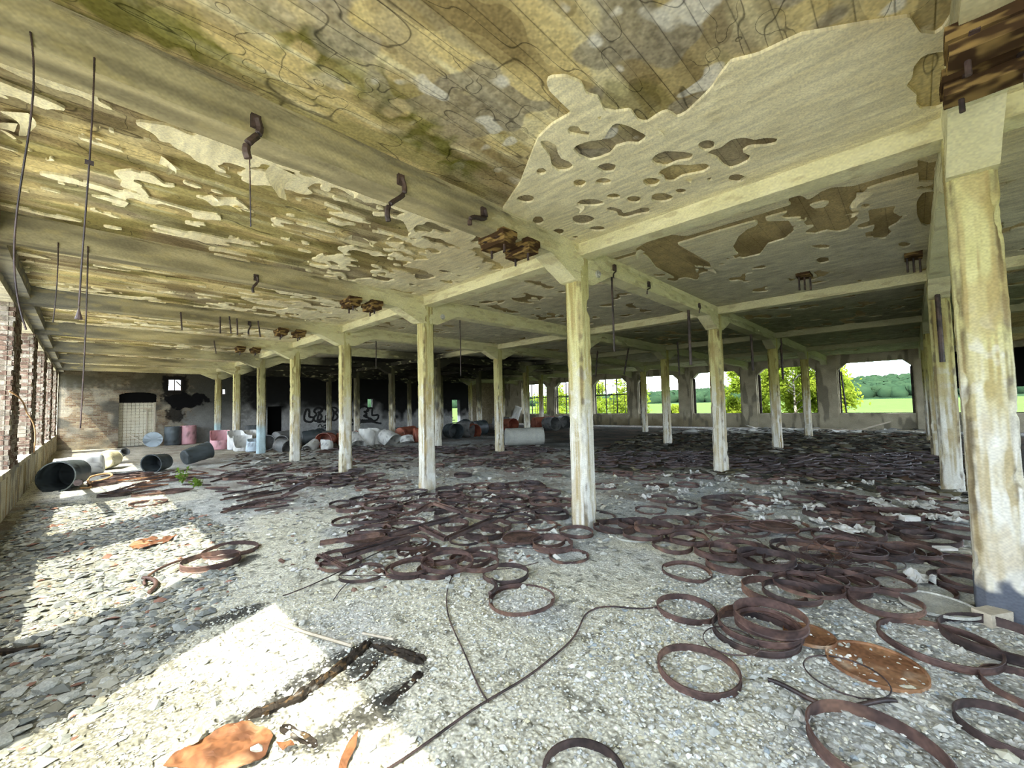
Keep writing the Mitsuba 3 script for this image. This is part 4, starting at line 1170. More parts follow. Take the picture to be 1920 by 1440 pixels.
def zone(pts, n, lab, group, dmin, kinds=None, rmin=0.20, rmax=0.26):
    P = Polygon([px(a, b)[:2] for a, b in pts]).buffer(0)
    x0, y0, x1, y1 = P.bounds
    got, tries = [], 0
    while len(got) < n and tries < 40000:
        tries += 1
        x, y = rng.uniform(x0, x1), rng.uniform(y0, y1)
        if not shapely.contains_xy(P, x, y) or any((x - a) ** 2 + (y - b) ** 2 < dmin ** 2 for a, b in got):
            continue
        if any(abs(x - i * DX) < 0.36 and abs(y - j * DY) < 0.36 for i in range(4) for j in range(-1, 7)):
            continue
        got.append((x, y))
        if lab:
            v = int(rng.integers(9)) if rng.random() > 0.12 else ('brown' if rng.random() < 0.5 else 'wire')
            add_hoop(x, y, rng.uniform(rmin, rmax), v, lab if isinstance(v, int) else lab.replace('iron hoop', 'disc' if v == 'brown' else 'wire ring'), group if isinstance(v, int) else group.replace('hoops', 'discs' if v == 'brown' else 'wire rings', 1),
                     name='iron_hoop' if isinstance(v, int) else 'rusty_disc' if v == 'brown' else 'wire_ring', cat='hoop' if isinstance(v, int) else 'disc' if v == 'brown' else 'wire ring')
    return got


Z_M = [(600, 1030), (640, 1085), (720, 1092), (860, 1075), (1000, 1055), (1060, 1010), (1065, 930), (960, 902), (880, 905), (830, 925), (740, 920), (640, 945), (640, 1000)]
Z_R = [(1100, 960), (1130, 1000), (1240, 1030), (1330, 1080), (1420, 1105), (1500, 1125), (1620, 1145), (1800, 1150), (1835, 1100), (1830, 950), (1760, 925), (1600, 915), (1450, 935), (1350, 925), (1240, 935), (1150, 950)]
Z_B = [(420, 885), (560, 868), (700, 880), (760, 905), (690, 918), (560, 915), (440, 905)]
Z_B2 = [(650, 852), (1000, 848), (1060, 868), (1060, 892), (830, 895), (700, 870)]
Z_B3 = [(1110, 880), (1330, 890), (1500, 895), (1480, 915), (1330, 915), (1120, 915)]
zone(Z_M, 62, *GM, 0.17)
zone(Z_R, 74, *GR_, 0.19)
zone(Z_B, 46, *GB, 0.2)
zone(Z_B2, 42, *GB, 0.3)
zone(Z_B3, 14, *GR_, 0.3)
zone([(170, 900), (300, 885), (420, 905), (330, 930), (180, 935)], 12, *GL, 0.25)
# the hoops beyond those: far off, one object
far = []
base = hoop_mesh('band', 3, 20)
for pts, n in (([(620, 842), (1000, 838), (1060, 850), (1000, 850), (650, 852)], 60), ([(1110, 850), (1330, 848), (1340, 880), (1110, 880)], 50), ([(1370, 860), (1750, 850), (1780, 905), (1500, 895), (1380, 885)], 70)):
    for x, y in zone(pts, n, None, None, 0.3):
        m = base.copy(); m.apply_transform(trimesh.transformations.rotation_matrix(rng.uniform(-0.2, 0.2), [1, 0, 0]) @ trimesh.transformations.rotation_matrix(rng.uniform(0, 6), [0, 0, 1]))
        m.apply_translation((x, y, float(height(x, y)) + 0.02)); far.append(m)
put('distant_hoops', cat_(far), 'mat_rust_dark', smooth=False, label='rusty hoops strewn thinly over the dark floor far behind the columns', cat='hoops', kind='stuff')

# ------------------------------------------------------------------ bars, rods and wires on the floor
def bar_mesh(a, b, w=0.045, h=0.022):
    """A channel bar between two floor points."""
    L = np.linalg.norm(b - a)
    sec = Polygon([(-w / 2, 0), (w / 2, 0), (w / 2, h), (w / 2 - .006, h), (w / 2 - .006, .006), (.004, .006), (.004, h * .8), (-.004, h * .8), (-.004, .006), (-w / 2 + .006, .006), (-w / 2 + .006, h), (-w / 2, h)])
    m = trimesh.creation.extrude_polygon(sec, L, engine='earcut')
    d = (b - a) / L
    s = np.cross([0, 0, 1], d); s /= np.linalg.norm(s); u = np.cross(d, s)
    M = np.eye(4); M[:3, 0], M[:3, 1], M[:3, 2], M[:3, 3] = s, u, d, a
    m.apply_transform(M)
    return m


def bar(p0, p1, lab, group=None, z=(0.06, 0.06), w=0.05, m='mat_rust', name='channel_bar', h=0.022):
    a, b = px(*p0, z[0]), px(*p1, z[1])
    e_ = 0.07 if z[1] > 0.075 else 0.0
    z = tuple(min(t, 0.045) if t < 0.075 else t for t in z) if e_ == 0 else z
    a[2] = float(height(a[0], a[1])) + z[0] + e_; b[2] = float(height(b[0], b[1])) + z[1] + e_
    put(name, bar_mesh(a, b, w + 0.02 * (e_ > 0), h + 0.016 * (e_ > 0)), m, label=lab, cat='bar', group=group)


bar((599, 1034), (646, 1060), 'short rusty bar end across the front left corner of the heap', None, (0.07, 0.07), 0.06)
bar((600, 1032), (712, 1014), 'rusty bar along the back of the bent frame at the left end of the heap', None, (0.08, 0.10))
bar((646, 1060), (766, 1018), 'dark rusty bar slanting across the front of the heap', None, (0.08, 0.10), 0.06, 'mat_rust_dark')
bar((640, 1050), (742, 1024), 'inner rusty bar parallel to the front bar of the heap', None, (0.06, 0.08))
bar((730, 1014), (866, 977), 'long dark bar on top of the heap', None, (0.10, 0.13), 0.06, 'mat_rust_dark')
bar((775, 978), (812, 955), 'bar rising to the apex of the bent frame on the heap', None, (0.10, 0.2), 0.05)
bar((812, 955), (866, 972), 'bar falling right from the apex of the bent frame on the heap', None, (0.2, 0.12), 0.05)
bar((790, 1000), (838, 1026), 'short reddish bar lying across the middle of the heap', None, (0.11, 0.10), 0.05)
bar((838, 1026), (928, 982), 'long black bar in the right half of the heap', None, (0.11, 0.12), 0.05, 'mat_rust_dark')
bar((862, 974), (926, 985), 'reddish bar at the back of the heap', None, (0.11, 0.12), 0.05)
for k in range(13):
    u0, v0 = rng.uniform(405, 480), rng.uniform(925, 970)
    bar((u0, v0), (u0 + rng.uniform(55, 110), v0 - rng.uniform(2, 24)), 'rusty bar in the loose stack of bars left of the heap', 'bars stacked left of the heap', (0.01 + 0.002 * k, 0.01 + 0.002 * k), 0.05, ('mat_rust', 'mat_rust_dark')[k % 2])
for k in range(16):
    u0, v0 = rng.uniform(165, 290), rng.uniform(893, 932)
    bar((u0, v0), (u0 + rng.uniform(40, 110), v0 - rng.uniform(4, 18)), 'rusty bar in the bundle below the left windows', 'bars below the left windows', (0.01 + 0.002 * k, 0.012 + 0.002 * k), 0.06, ('mat_rust', 'mat_rust_orange')[k % 2 if k < 8 else 0])
for k in range(16):
    u0, v0 = rng.uniform(300, 470), rng.uniform(872, 925)
    bar((u0, v0), (u0 + rng.uniform(25, 70), v0 - rng.uniform(-6, 10)), 'rusty flat strip strewn behind the sunlit patches', 'strips strewn behind the sunlit patches', (0.004, 0.01), 0.06, ('mat_rust', 'mat_rust_dark')[k % 2])


def wire(pts, r, lab, m='mat_rust_dark', name='bent_rod', cat='rod', z=0.015):
    P = []
    for u, v in pts:
        a = px(u, v); P.append((a[0], a[1], float(height(a[0], a[1])) + z))
    put(name, tube(spline(P, 60), r, 7), m, smooth=True, label=lab, cat=cat)


wire([(705, 1455), (790, 1400), (900, 1325), (975, 1280), (1040, 1225), (1075, 1192), (1090, 1165), (1103, 1146), (1125, 1138), (1170, 1136), (1232, 1136)], 0.0065, 'long thin rusty rod running from the bottom edge up to the foreground hoops')
wire([(850, 1080), (838, 1115), (842, 1160), (860, 1205), (880, 1250), (900, 1295), (916, 1320)], 0.005, 'thin curved rusty rod falling from the heap towards the camera')
wire([(530, 1128), (575, 1110), (625, 1086), (690, 1052), (760, 1022)], 0.005, 'thin straight rod sticking out of the heap to the lower left', z=0.05)
wire([(625, 1127), (640, 1108), (655, 1093)], 0.004, 'short wire end in front of the heap')
wire([(650, 1008), (760, 1015), (870, 1032), (960, 1045), (1010, 1050)], 0.004, 'upper thin wire stretched over the heap', z=0.12)
wire([(640, 1088), (760, 1085), (850, 1082), (930, 1076), (1010, 1060)], 0.004, 'lower thin wire along the front of the heap', z=0.05)
wire([(1440, 1115 + 165), (1490, 1300), (1545, 1325), (1610, 1330), (1680, 1320)], 0.012, 'rusty strip curling out of the wire ring in the right foreground', z=0.02)
wire([(918, 1120), (930, 1108), (922, 1095)], 0.018, 'short thick iron stub standing left of the gravel filled hoop', z=0.05)
wire([(272, 1100), (283, 1080), (320, 1062), (352, 1052)], 0.012, 'rusty strip trailing from the single brown hoop on the left', 'mat_rust', z=0.03)
wire([(268, 1088), (285, 1090), (292, 1100), (280, 1113)], 0.018, 'curled brown metal scrap at the end of the trailing strip', 'mat_rust', z=0.03)
for k in range(9):
    c = px(1545 + rng.uniform(-60, 60), 1070 + rng.uniform(-20, 30))
    th = np.linspace(0, rng.uniform(3, 5.5), 24) + rng.uniform(0, 6)
    R = rng.uniform(0.1, 0.22); tl_ = rng.uniform(-0.9, 0.9, 2)
    P = np.c_[c[0] + R * np.cos(th), c[1] + R * np.sin(th), 0.14 + R * (np.cos(th) * tl_[0] + np.sin(th) * tl_[1]) * 0.7]
    P[:, 2] -= min(0, P[:, 2].min() - 0.02)
    put('tangled_wire', tube(P, 0.0035, 5), 'mat_rust_dark', smooth=True, label='thin wire in the tangle rising from the right hand hoops', cat='wire', group='tangle of wires over the right hand hoops')

# ------------------------------------------------------------------ rubble
def chips(x, y, size, flat, cols, seed, zoff=0.0):
    """Many small broken stones as one mesh: squashed, uneven octahedra, a colour each."""
    rs = np.random.default_rng(seed); n = len(x)
    B = np.array([[1, 0, 0], [0.3, 0.9, 0.1], [-0.8, 0.5, 0], [-0.7, -0.6, 0.1], [0.4, -0.9, 0], [0.15, 0.1, 0.9], [0.1, 0, -0.8]])
    Fx = np.array([[0, 1, 5], [1, 2, 5], [2, 3, 5], [3, 4, 5], [4, 0, 5], [1, 0, 6], [2, 1, 6], [3, 2, 6], [4, 3, 6], [0, 4, 6]])
    V = B[None] * (1 + rs.uniform(-0.38, 0.38, (n, 7, 3)))
    V[..., 2] *= flat[:, None]
    V[..., 0] *= rs.uniform(0.8, 1.5, (n, 1))
    t = rs.uniform(0, 2 * np.pi, n); c, s_ = np.cos(t)[:, None], np.sin(t)[:, None]
    a = rs.normal(0, 0.16, (n, 1)); b = rs.normal(0, 0.16, (n, 1))
    vx, vy, vz = V[..., 0] * c - V[..., 1] * s_, V[..., 0] * s_ + V[..., 1] * c, V[..., 2]
    vz = vz + a * vx + b * vy
    S = size[:, None]
    W = np.stack([x[:, None] + vx * S, y[:, None] + vy * S, (height(x, y) + zoff + 0.32 * flat * size)[:, None] + vz * S], -1)
    pal = np.array(cols); ci = pal[rs.integers(0, len(pal), n)] * rs.uniform(0.7, 1.2, (n, 1))
    return trimesh.Trimesh(W.reshape(-1, 3), (Fx[None] + 7 * np.arange(n)[:, None, None]).reshape(-1, 3), process=False), np.clip(np.repeat(ci, 7, 0), 0, 0.9)


GREY = [(0.46, 0.48, 0.44), (0.54, 0.55, 0.50), (0.60, 0.60, 0.53), (0.40, 0.42, 0.40), (0.66, 0.65, 0.56), (0.50, 0.49, 0.39)] * 2


def scatter(n, pts, seed):
    P = Polygon([px(a, b)[:2] for a, b in pts]).buffer(0)
    x0, y0, x1, y1 = P.bounds
    rs = np.random.default_rng(seed); out = []
    while sum(map(len, out)) < n:
        q = rs.uniform((x0, y0), (x1, y1), (4 * n, 2))
        q = q[shapely.contains_xy(P, q[:, 0], q[:, 1]) & (q[:, 0] < XR - 0.2) & (q[:, 0] > XL + 0.04)]
        cx, cy = np.abs(q[:, 0] - DX * np.round(q[:, 0] / DX)), np.abs(q[:, 1] - DY * np.round(q[:, 1] / DY))
        out.append(q[(np.maximum(cx, cy) > 0.2) | (q[:, 0] < -1) | (q[:, 0] > XR - 1)])
    return np.concatenate(out)[:n]


Z_NEAR = [(-150, 1600), (-100, 1200), (300, 1040), (620, 1110), (1000, 1080), (1300, 1180), (1500, 1300), (1800, 1600)]
Z_LEFT = [(-260, 1600), (-100, 1100), (10, 1010), (60, 950), (300, 935), (460, 1000), (430, 1120), (300, 1240), (100, 1420), (0, 1600)]
Z_RIGHT = [(1050, 1250), (1250, 1060), (1700, 1100), (2100, 1200), (2100, 1600), (1500, 1600)]
rub = []
q = scatter(21000, Z_NEAR, 1); sz = np.random.default_rng(2).gamma(2.0, 0.0021, len(q)) + 0.0025
rub.append(chips(q[:, 0], q[:, 1], sz, np.random.default_rng(3).uniform(0.4, 0.9, len(q)), GREY + [(0.55, 0.52, 0.36), (0.6, 0.58, 0.46)], 4))
q = scatter(9000, Z_LEFT, 5); sz = np.random.default_rng(6).gamma(1.8, 0.0095, len(q)) + 0.006
rub.append(chips(q[:, 0], q[:, 1], np.minimum(sz, 0.06), np.random.default_rng(7).uniform(0.22, 0.6, len(q)), [(0.20, 0.215, 0.20), (0.26, 0.275, 0.25), (0.32, 0.325, 0.28), (0.16, 0.17, 0.165), (0.36, 0.36, 0.30), (0.28, 0.27, 0.21)] * 4 + [(0.26, 0.15, 0.11)], 8))
q = scatter(9000, Z_RIGHT, 9); sz = np.random.default_rng(10).gamma(1.8, 0.0034, len(q)) + 0.003
rub.append(chips(q[:, 0], q[:, 1], sz, np.random.default_rng(11).uniform(0.3, 0.8, len(q)), GREY + [(0.33, 0.38, 0.40), (0.62, 0.62, 0.58)], 12))
q = scatter(5000, Z_M + [(640, 1100)], 13); sz = np.random.default_rng(14).gamma(2, 0.006, len(q)) + 0.004
rub.append(chips(q[:, 0], q[:, 1], sz, np.random.default_rng(15).uniform(0.3, 0.8, len(q)), GREY + [(0.2, 0.12, 0.09), (0.6, 0.6, 0.57)], 16))
q = scatter(7000, [(400, 1000), (460, 900), (700, 870), (1350, 880), (1850, 930), (1850, 1100), (1500, 1090), (1200, 1020), (1000, 1080), (640, 1110)], 17); sz = np.random.default_rng(18).gamma(2, 0.008, len(q)) + 0.005
rub.append(chips(q[:, 0], q[:, 1], sz, np.random.default_rng(19).uniform(0.2, 0.6, len(q)), GREY + [(0.2, 0.13, 0.1), (0.62, 0.62, 0.58), (0.18, 0.18, 0.17)], 20))
m = cat_([a for a, _ in rub]); col = np.concatenate([c for _, c in rub])
put('rubble', m, 'mat_vertex', color=col, label='fine grey and sandy rubble covering the floor', cat='rubble', kind='stuff')
# dark litter over the far right floor
q = scatter(9000, [(1100, 850), (1200, 815), (1560, 806), (1740, 806), (1800, 850), (1980, 900), (1900, 960), (1500, 905), (1340, 890), (1100, 885)], 21)
sz = np.random.default_rng(22).gamma(2.2, 0.028, len(q)) + 0.02
m, col = chips(q[:, 0], q[:, 1], np.minimum(sz, 0.2), np.random.default_rng(23).uniform(0.05, 0.28, len(q)), [(0.06, 0.058, 0.048), (0.11, 0.105, 0.085), (0.17, 0.16, 0.12), (0.11, 0.07, 0.05), (0.30, 0.29, 0.25), (0.08, 0.08, 0.07), (0.21, 0.19, 0.12)], 24)
put('dark_litter', m, 'mat_vertex', color=col, label='dark burnt litter and rags over the floor before the far windows', cat='litter', kind='stuff')
q = scatter(1400, [(1230, 808), (1560, 800), (1735, 803), (1735, 812), (1560, 811), (1250, 815)], 25)
m, col = chips(q[:, 0], q[:, 1], np.random.default_rng(26).gamma(2, 0.05, len(q)) + 0.03, np.full(len(q), 0.12), [(0.55, 0.55, 0.5), (0.4, 0.4, 0.36), (0.2, 0.2, 0.18), (0.6, 0.6, 0.57)], 27)
put('pale_debris', m, 'mat_vertex', color=col, label='pale plaster debris along the foot of the far window wall', cat='debris', kind='stuff')
q = scatter(2600, [(440, 850), (620, 836), (1000, 832), (1100, 850), (1060, 880), (660, 880), (440, 890)], 28)
m, col = chips(q[:, 0], q[:, 1], np.random.default_rng(29).gamma(2, 0.022, len(q)) + 0.015, np.random.default_rng(30).uniform(0.08, 0.3, len(q)), [(0.12, 0.08, 0.065), (0.2, 0.18, 0.15), (0.08, 0.075, 0.065), (0.34, 0.33, 0.3)], 31)
put('far_litter', m, 'mat_vertex', color=col, label='brown and grey litter between the columns farther back', cat='litter', kind='stuff')


def rock(seed, flat):
    rs = np.random.default_rng(seed)
    p = rs.normal(size=(16, 3)); p /= np.linalg.norm(p, axis=1, keepdims=True)
    p *= rs.uniform(0.75, 1.1, (16, 1)) * [1.0, 0.75, flat]
    return trimesh.convex.convex_hull(p)


ROCK = [mikit.ply(rock(s_, f_), 'mat_stone') for s_, f_ in ((1, .3), (2, .4), (3, .25), (4, .5), (5, .3), (6, .7))]


def stones(n, pts, lo, hi, lab, group, seed, dmin=0.06):
    rs = np.random.default_rng(seed); got = []
    for x, y in scatter(n * 4, pts, seed):
        if len(got) >= n:
            break
        if any((x - a) ** 2 + (y - b) ** 2 < dmin ** 2 for a, b in got):
            continue
        got.append((x, y))
        s_ = rs.uniform(lo, hi)
        k = fresh('stone_chunk')
        scene[k] = {**ROCK[int(rs.integers(6))], 'to_world': T().translate([float(x), float(y), float(height(x, y)) + 0.18 * s_]).rotate([0, 0, 1], float(rs.uniform(0, 360))).rotate([1, 0, 0], float(rs.normal(0, 9))).scale([float(s_)] * 3)}
        u, v = to_px(x, y)
        tag(k, lab, 'stone', group)


stones(70, [(-60, 1230), (100, 1185), (250, 1150), (300, 1200), (120, 1340), (-60, 1440)], 0.03, 0.075, 'flat grey stone in the shaded rubble band at the lower left', 'stones in the shaded band at the lower left', 41)
stones(55, [(-60, 1060), (40, 1000), (260, 950), (420, 1000), (330, 1100), (60, 1210), (-60, 1230)], 0.025, 0.055, 'flat stone in the left sunlit patches below the windows', 'stones in the left sunlit patches', 42)
stones(34, [(720, 1090), (1000, 1080), (960, 1130), (760, 1120)], 0.02, 0.05, 'pale stone along the front edge of the heap of hoops', 'stones before the heap of hoops', 43)
stones(40, [(60, 1440), (420, 1190), (640, 1150), (560, 1420), (300, 1460)], 0.02, 0.045, 'small stone in the large sunlit patch in the foreground', 'stones in the large sunlit patch', 44)
stones(30, [(1380, 1240), (1560, 1280), (1800, 1440), (1500, 1440)], 0.02, 0.045, 'pale stone at the bottom right among the foreground hoops', 'stones among the foreground hoops', 45)
k = put('concrete_block', grid_box(-0.10, 0.10, -0.055, 0.055, 0, 0.09, 0.05, 0.008, 4), 'mat_pale_wood', label='buff brick shaped block at the foot of the large right column', cat='block')
q = px(1848, 1160); scene[k]['to_world'] = T().translate([float(q[0]) - 0.02, float(q[1]) - 0.03, float(height(q[0], q[1]))]).rotate([0, 0, 1], -35)


# ------------------------------------------------------------------ papers and wrappers
def sheet(seed, w=0.2, h=0.14, crumple=0.05, n=9):
    x, y = np.meshgrid(np.linspace(-w / 2, w / 2, n), np.linspace(-h / 2, h / 2, n), indexing='ij')
    q = np.stack([x, y, x * 0], -1) / max(w, h)
    z = crumple * (np.abs(meshkit.fbm(q * 3.1 + seed * 5, 3, seed) - 0.5) * 2.6 + 0.5 * meshkit.noise(q * 9 + seed, seed))
    d = np.stack([meshkit.fbm(q * 4 + o + seed, 2, seed) - 0.5 for o in (3, 8)], -1) * 0.35 * max(w, h)
    V = np.stack([x + d[..., 0], y + d[..., 1], z], -1).reshape(-1, 3)
    i = np.arange(n * n).reshape(n, n)
    f = np.stack([i[:-1, :-1], i[1:, :-1], i[1:, 1:], i[:-1, 1:]], -1).reshape(-1, 4)
    return (V, f)


PAPER = [mikit.ply(sheet(s_, *a), 'mat_paper') for s_, a in ((1, (0.2, 0.14, 0.05)), (2, (0.16, 0.12, 0.07)), (3, (0.26, 0.16, 0.05)), (4, (0.12, 0.1, 0.06)))]


def paper(u, v, s_, lab, group=None, lift=0.035, dark=False):
    q = px(u, v)
    ia, ib = int((q[0] - HX0) / CELL), int((q[1] - HY0) / CELL)
    z = float(np.median(TOP[max(ia - 2, 0):ia + 3, max(ib - 2, 0):ib + 3]))
    k = fresh('paper_scrap')
    scene[k] = {**PAPER[int(rng.integers(4))], 'to_world': T().translate([float(q[0]), float(q[1]), z + 0.004]).rotate([0, 0, 1], float(rng.uniform(0, 360))).scale([s_, s_, s_])}
    tag(k, lab, 'paper', group)


paper(1728, 1092, 1.2, 'crumpled white sheet with dark spots inside the hoop left of the large right column')
paper(1572, 1000, 1.5, 'large crumpled white sheet lying over a hoop in the right hand spread')
paper(1625, 998, 1.2, 'second crumpled white sheet, right of the largest one')
paper(1655, 955, 1.3, 'white crumpled paper standing up behind the right hand hoops')
paper(1480, 1068, 1.2, 'white torn paper inside a hoop behind the long bent rod')
paper(1908, 1396, 0.35, 'tiny pale blue scrap on the rim of the hoop at the right edge')
paper(1512, 1348, 0.5, 'yellowish scrap beside the curling strip in the foreground')
for n_ in range(46):
    paper(rng.uniform(1380, 1820), rng.uniform(898, 985), rng.uniform(0.7, 1.3), 'torn pale paper scrap at the back of the right hand spread of hoops', 'paper scraps at the back of the right hand hoops')
for n_ in range(14):
    paper(rng.uniform(1120, 1400), rng.uniform(890, 935), rng.uniform(0.8, 1.4), 'pale paper scrap right behind the middle column', 'paper scraps behind the middle column')
for n_ in range(12):
    paper(rng.uniform(640, 1060), rng.uniform(890, 1010), rng.uniform(0.4, 0.8), 'small pale scrap among the heap left of the middle column', 'scraps in the heap')
paper(497, 870, 3.2, 'pale torn sheet lying on the bars left of the fourth near column')
fm = grid_box(-0.09, 0.09, -0.05, 0.05, 0, 0.05, 0.03, 0.01, 9)
for n_, (u, v, s_, lab) in enumerate(((1705, 977, 1.0, 'white foam block among the right hand hoops'), (1772, 1032, 0.9, 'white foam slab left of the large right column'))):
    q = px(u, v, 0.05)
    k = put('foam_block', fm, 'mat_white_plastic', label=lab, cat='foam')
    scene[k]['to_world'] = T().translate([float(q[0]), float(q[1]), 0.06]).rotate([0, 0, 1], -50).scale([s_, s_, s_ * (1 if n_ == 0 else 0.5)])

# ------------------------------------------------------------------ charred frame and rusty sheet in the foreground
kf = thing('charred_frame', 'charred remains of a wooden window frame in the near sunlit patch', 'frame')


def timber(pts, w, h, seed, name='rail', label=None, m='mat_char'):
    P = np.array([px(u, v) for u, v in pts]); d = P[-1] - P[0]
    L = np.linalg.norm(d[:2]); n = max(int(L / 0.012), 8)
    t = np.linspace(0, 1, n)
    s_ = np.concatenate([[0], np.cumsum(np.linalg.norm(np.diff(P, axis=0), axis=1))]); s_ /= s_[-1]
    C_ = np.stack([np.interp(t, s_, P[:, k]) for k in range(2)], -1)
    nrm = np.array([-d[1], d[0]]) / L
    prof = np.array([(-0.5, 0), (-0.5, 0.7), (-0.3, 1.0), (-0.1, 0.75), (0.1, 1.0), (0.35, 0.8), (0.5, 0.6), (0.5, 0)])
    q = np.stack([np.repeat(t * L, 8), np.tile(np.arange(8) * 0.11, n), np.full(n * 8, seed * 3.0)], -1)
    ns = (meshkit.fbm(q * [9, 9, 1], 3, seed) - 0.5).reshape(n, 8)
    ns2 = (meshkit.fbm(q * [14, 7, 1] + 5, 3, seed) - 0.5).reshape(n, 8)
    taper = np.clip(np.minimum(t, 1 - t) * L / 0.06, 0.25, 1)[:, None]
    off = prof[None, :, 0] * w * (1 + 0.7 * ns) * taper
    zz = np.maximum(prof[None, :, 1] * h * (1 + 1.4 * ns2) * taper, 0) - 0.012
    V = np.concatenate([C_[:, None] + off[..., None] * nrm, (zz + height(C_[:, 0], C_[:, 1])[:, None])[..., None]], -1).reshape(-1, 3)
    f = []
    for a in range(n - 1):
        for b in range(7):
            f += [[a * 8 + b, (a + 1) * 8 + b, (a + 1) * 8 + b + 1], [a * 8 + b, (a + 1) * 8 + b + 1, a * 8 + b + 1]]
    put(name, trimesh.Trimesh(V, f, process=False), m, kf, label=label)


timber([(450, 1348), (560, 1310), (640, 1250), (700, 1198)], 0.07, 0.045, 1, label='longest charred rail with a brown core')
timber([(690, 1205), (745, 1222), (803, 1242)], 0.075, 0.04, 2, label='ash grey rail at the far end')
timber([(798, 1248), (760, 1290), (705, 1330)], 0.06, 0.02, 3)
timber([(712, 1230), (690, 1262), (640, 1290)], 0.05, 0.015, 4)
timber([(520, 1352), (570, 1378), (600, 1400)], 0.05, 0.02, 5)
timber([(690, 1338), (650, 1372)], 0.04, 0.012, 6)
P = [px(518, 1170), px(585, 1192), px(660, 1216)]
put('wooden_lath', tube([(a[0], a[1], float(height(a[0], a[1])) + 0.02) for a in P], 0.012, 5), 'mat_pale_wood', label='thin pale lath running from the tip of the near sunlit patch to the charred frame', cat='lath')
P = [px(680, 1193), px(738, 1208)]
put('wooden_lath', tube([(a[0], a[1], float(height(a[0], a[1])) + 0.035) for a in P], 0.010, 5), 'mat_pale_wood', label='short pale lath leaning over the far corner of the charred frame', cat='lath')
P = [px(75, 1222), px(30, 1235), px(-40, 1240)]
put('black_plank', tube([(a[0], a[1], float(height(a[0], a[1])) + 0.02) for a in P], 0.022, 5), 'mat_char', label='black burnt stick at the left edge on top of the shaded rubble', cat='stick')


def torn_sheet(pts, seed, lift):
    P2 = Polygon([px(a, b)[:2] for a, b in pts]).buffer(0)
    m = trimesh.creation.extrude_polygon(P2, 0.004, engine='earcut').subdivide_to_size(0.03)
    v = np.array(m.vertices)
    q = np.stack([v[:, 0] * 7, v[:, 1] * 7, v[:, 0] * 0 + seed], -1)
    b = meshkit.fbm(q, 3, seed)
    v[:, 2] += height(v[:, 0], v[:, 1]) + lift + 0.06 * (b - 0.4) + 0.02 * meshkit.noise(q * 4, seed)
    m.vertices = v
    return m


put('rusty_sheet', torn_sheet([(306, 1450), (345, 1415), (395, 1388), (420, 1372), (470, 1362), (505, 1372), (512, 1385), (498, 1418), (470, 1440), (420, 1455)], 3, 0.012), 'mat_rust_orange', label='torn orange rusty metal sheet at the bottom edge, left of the charred frame', cat='metal sheet')
put('rusty_sheet', torn_sheet([(632, 1450), (640, 1420), (655, 1395), (672, 1380), (668, 1400), (652, 1430), (645, 1455)], 5, 0.01), 'mat_rust_orange', label='narrow orange rust strip at the bottom edge below the charred frame', cat='metal sheet')
put('rusty_sheet', torn_sheet([(518, 1402), (545, 1396), (552, 1404), (530, 1415)], 6, 0.006), 'mat_rust_orange', label='small brown rust flake right of the orange sheet', cat='metal sheet')
put('rusty_sheet', torn_sheet([(362, 1388), (380, 1378), (386, 1385), (372, 1408), (352, 1416)], 7, 0.02), 'mat_yellow_plastic', label='olive yellow scrap behind the orange sheet at the bottom edge', cat='scrap')
put('rusty_sheet', torn_sheet([(240, 1028), (270, 1012), (320, 1006), (333, 1010), (300, 1024), (260, 1034)], 8, 0.01), 'mat_rust_orange', label='thin orange rust flake in the middle sunlit patch', cat='metal sheet')


# ------------------------------------------------------------------ drums and tubs
def tub(R0, R1, h, cut=0.0, seed=0, t=0.012, n=36):
    """An open tub: wall and floor of thickness t; cut takes a bite out of the rim."""
    prof_o = [(R0 * 0.0, 0), (R0 * 0.9, 0), (R0, 0.03)]
    zs = np.linspace(0.06, 1, 8)
    out = prof_o + [(R0 + (R1 - R0) * z + (0.008 if k in (2, 5) else 0), h * z) for k, z in enumerate(zs)] + [(R1 + 0.012, h), (R1 - t, h)]
    inn = [(R0 + (R1 - R0) * z - t, h * z) for z in zs[::-1]] + [(R0 * 0.85, t * 1.5), (0, t * 1.5)]

    def warp(V, th):
        ns = meshkit.fbm(np.stack([np.cos(th) * 2 + seed, np.sin(th) * 2, th * 0], -1), 2, seed)
        lim = h * (1 - cut * np.clip(np.cos(th) * 1.3 + 0.2 + (ns - 0.5), 0, 1))
        V[..., 2] = np.minimum(V[..., 2], lim[:, None])
        k = 1 + 0.04 * np.cos(2 * th + seed)
        V[..., 0] *= k[:, None]; V[..., 1] *= k[:, None]
        return V
    return lathe(out + inn, n, warp, closed=False)


def place(name, mesh, m, u, v, lab, cat, lie=None, rot=0.0, z=0.0, group=None, R=0.0, xy=None):
    q = np.array(xy + (0,)) if xy else px(u, v)
    M = T().translate([float(q[0]), float(q[1]), float(height(q[0], q[1])) + z + (R if lie is not None else 0)]).rotate([0, 0, 1], rot)
    if lie is not None:
        M = M.rotate([0, 1, 0], 90 + lie)
    return put(name, mesh, m, smooth=35, label=lab, cat=cat, group=group, to_world=M)


TUB = lambda R0, R1, h, m, cut=0.0, seed=0: mikit.ply(tub(R0, R1, h, cut, seed), m, smooth=35)
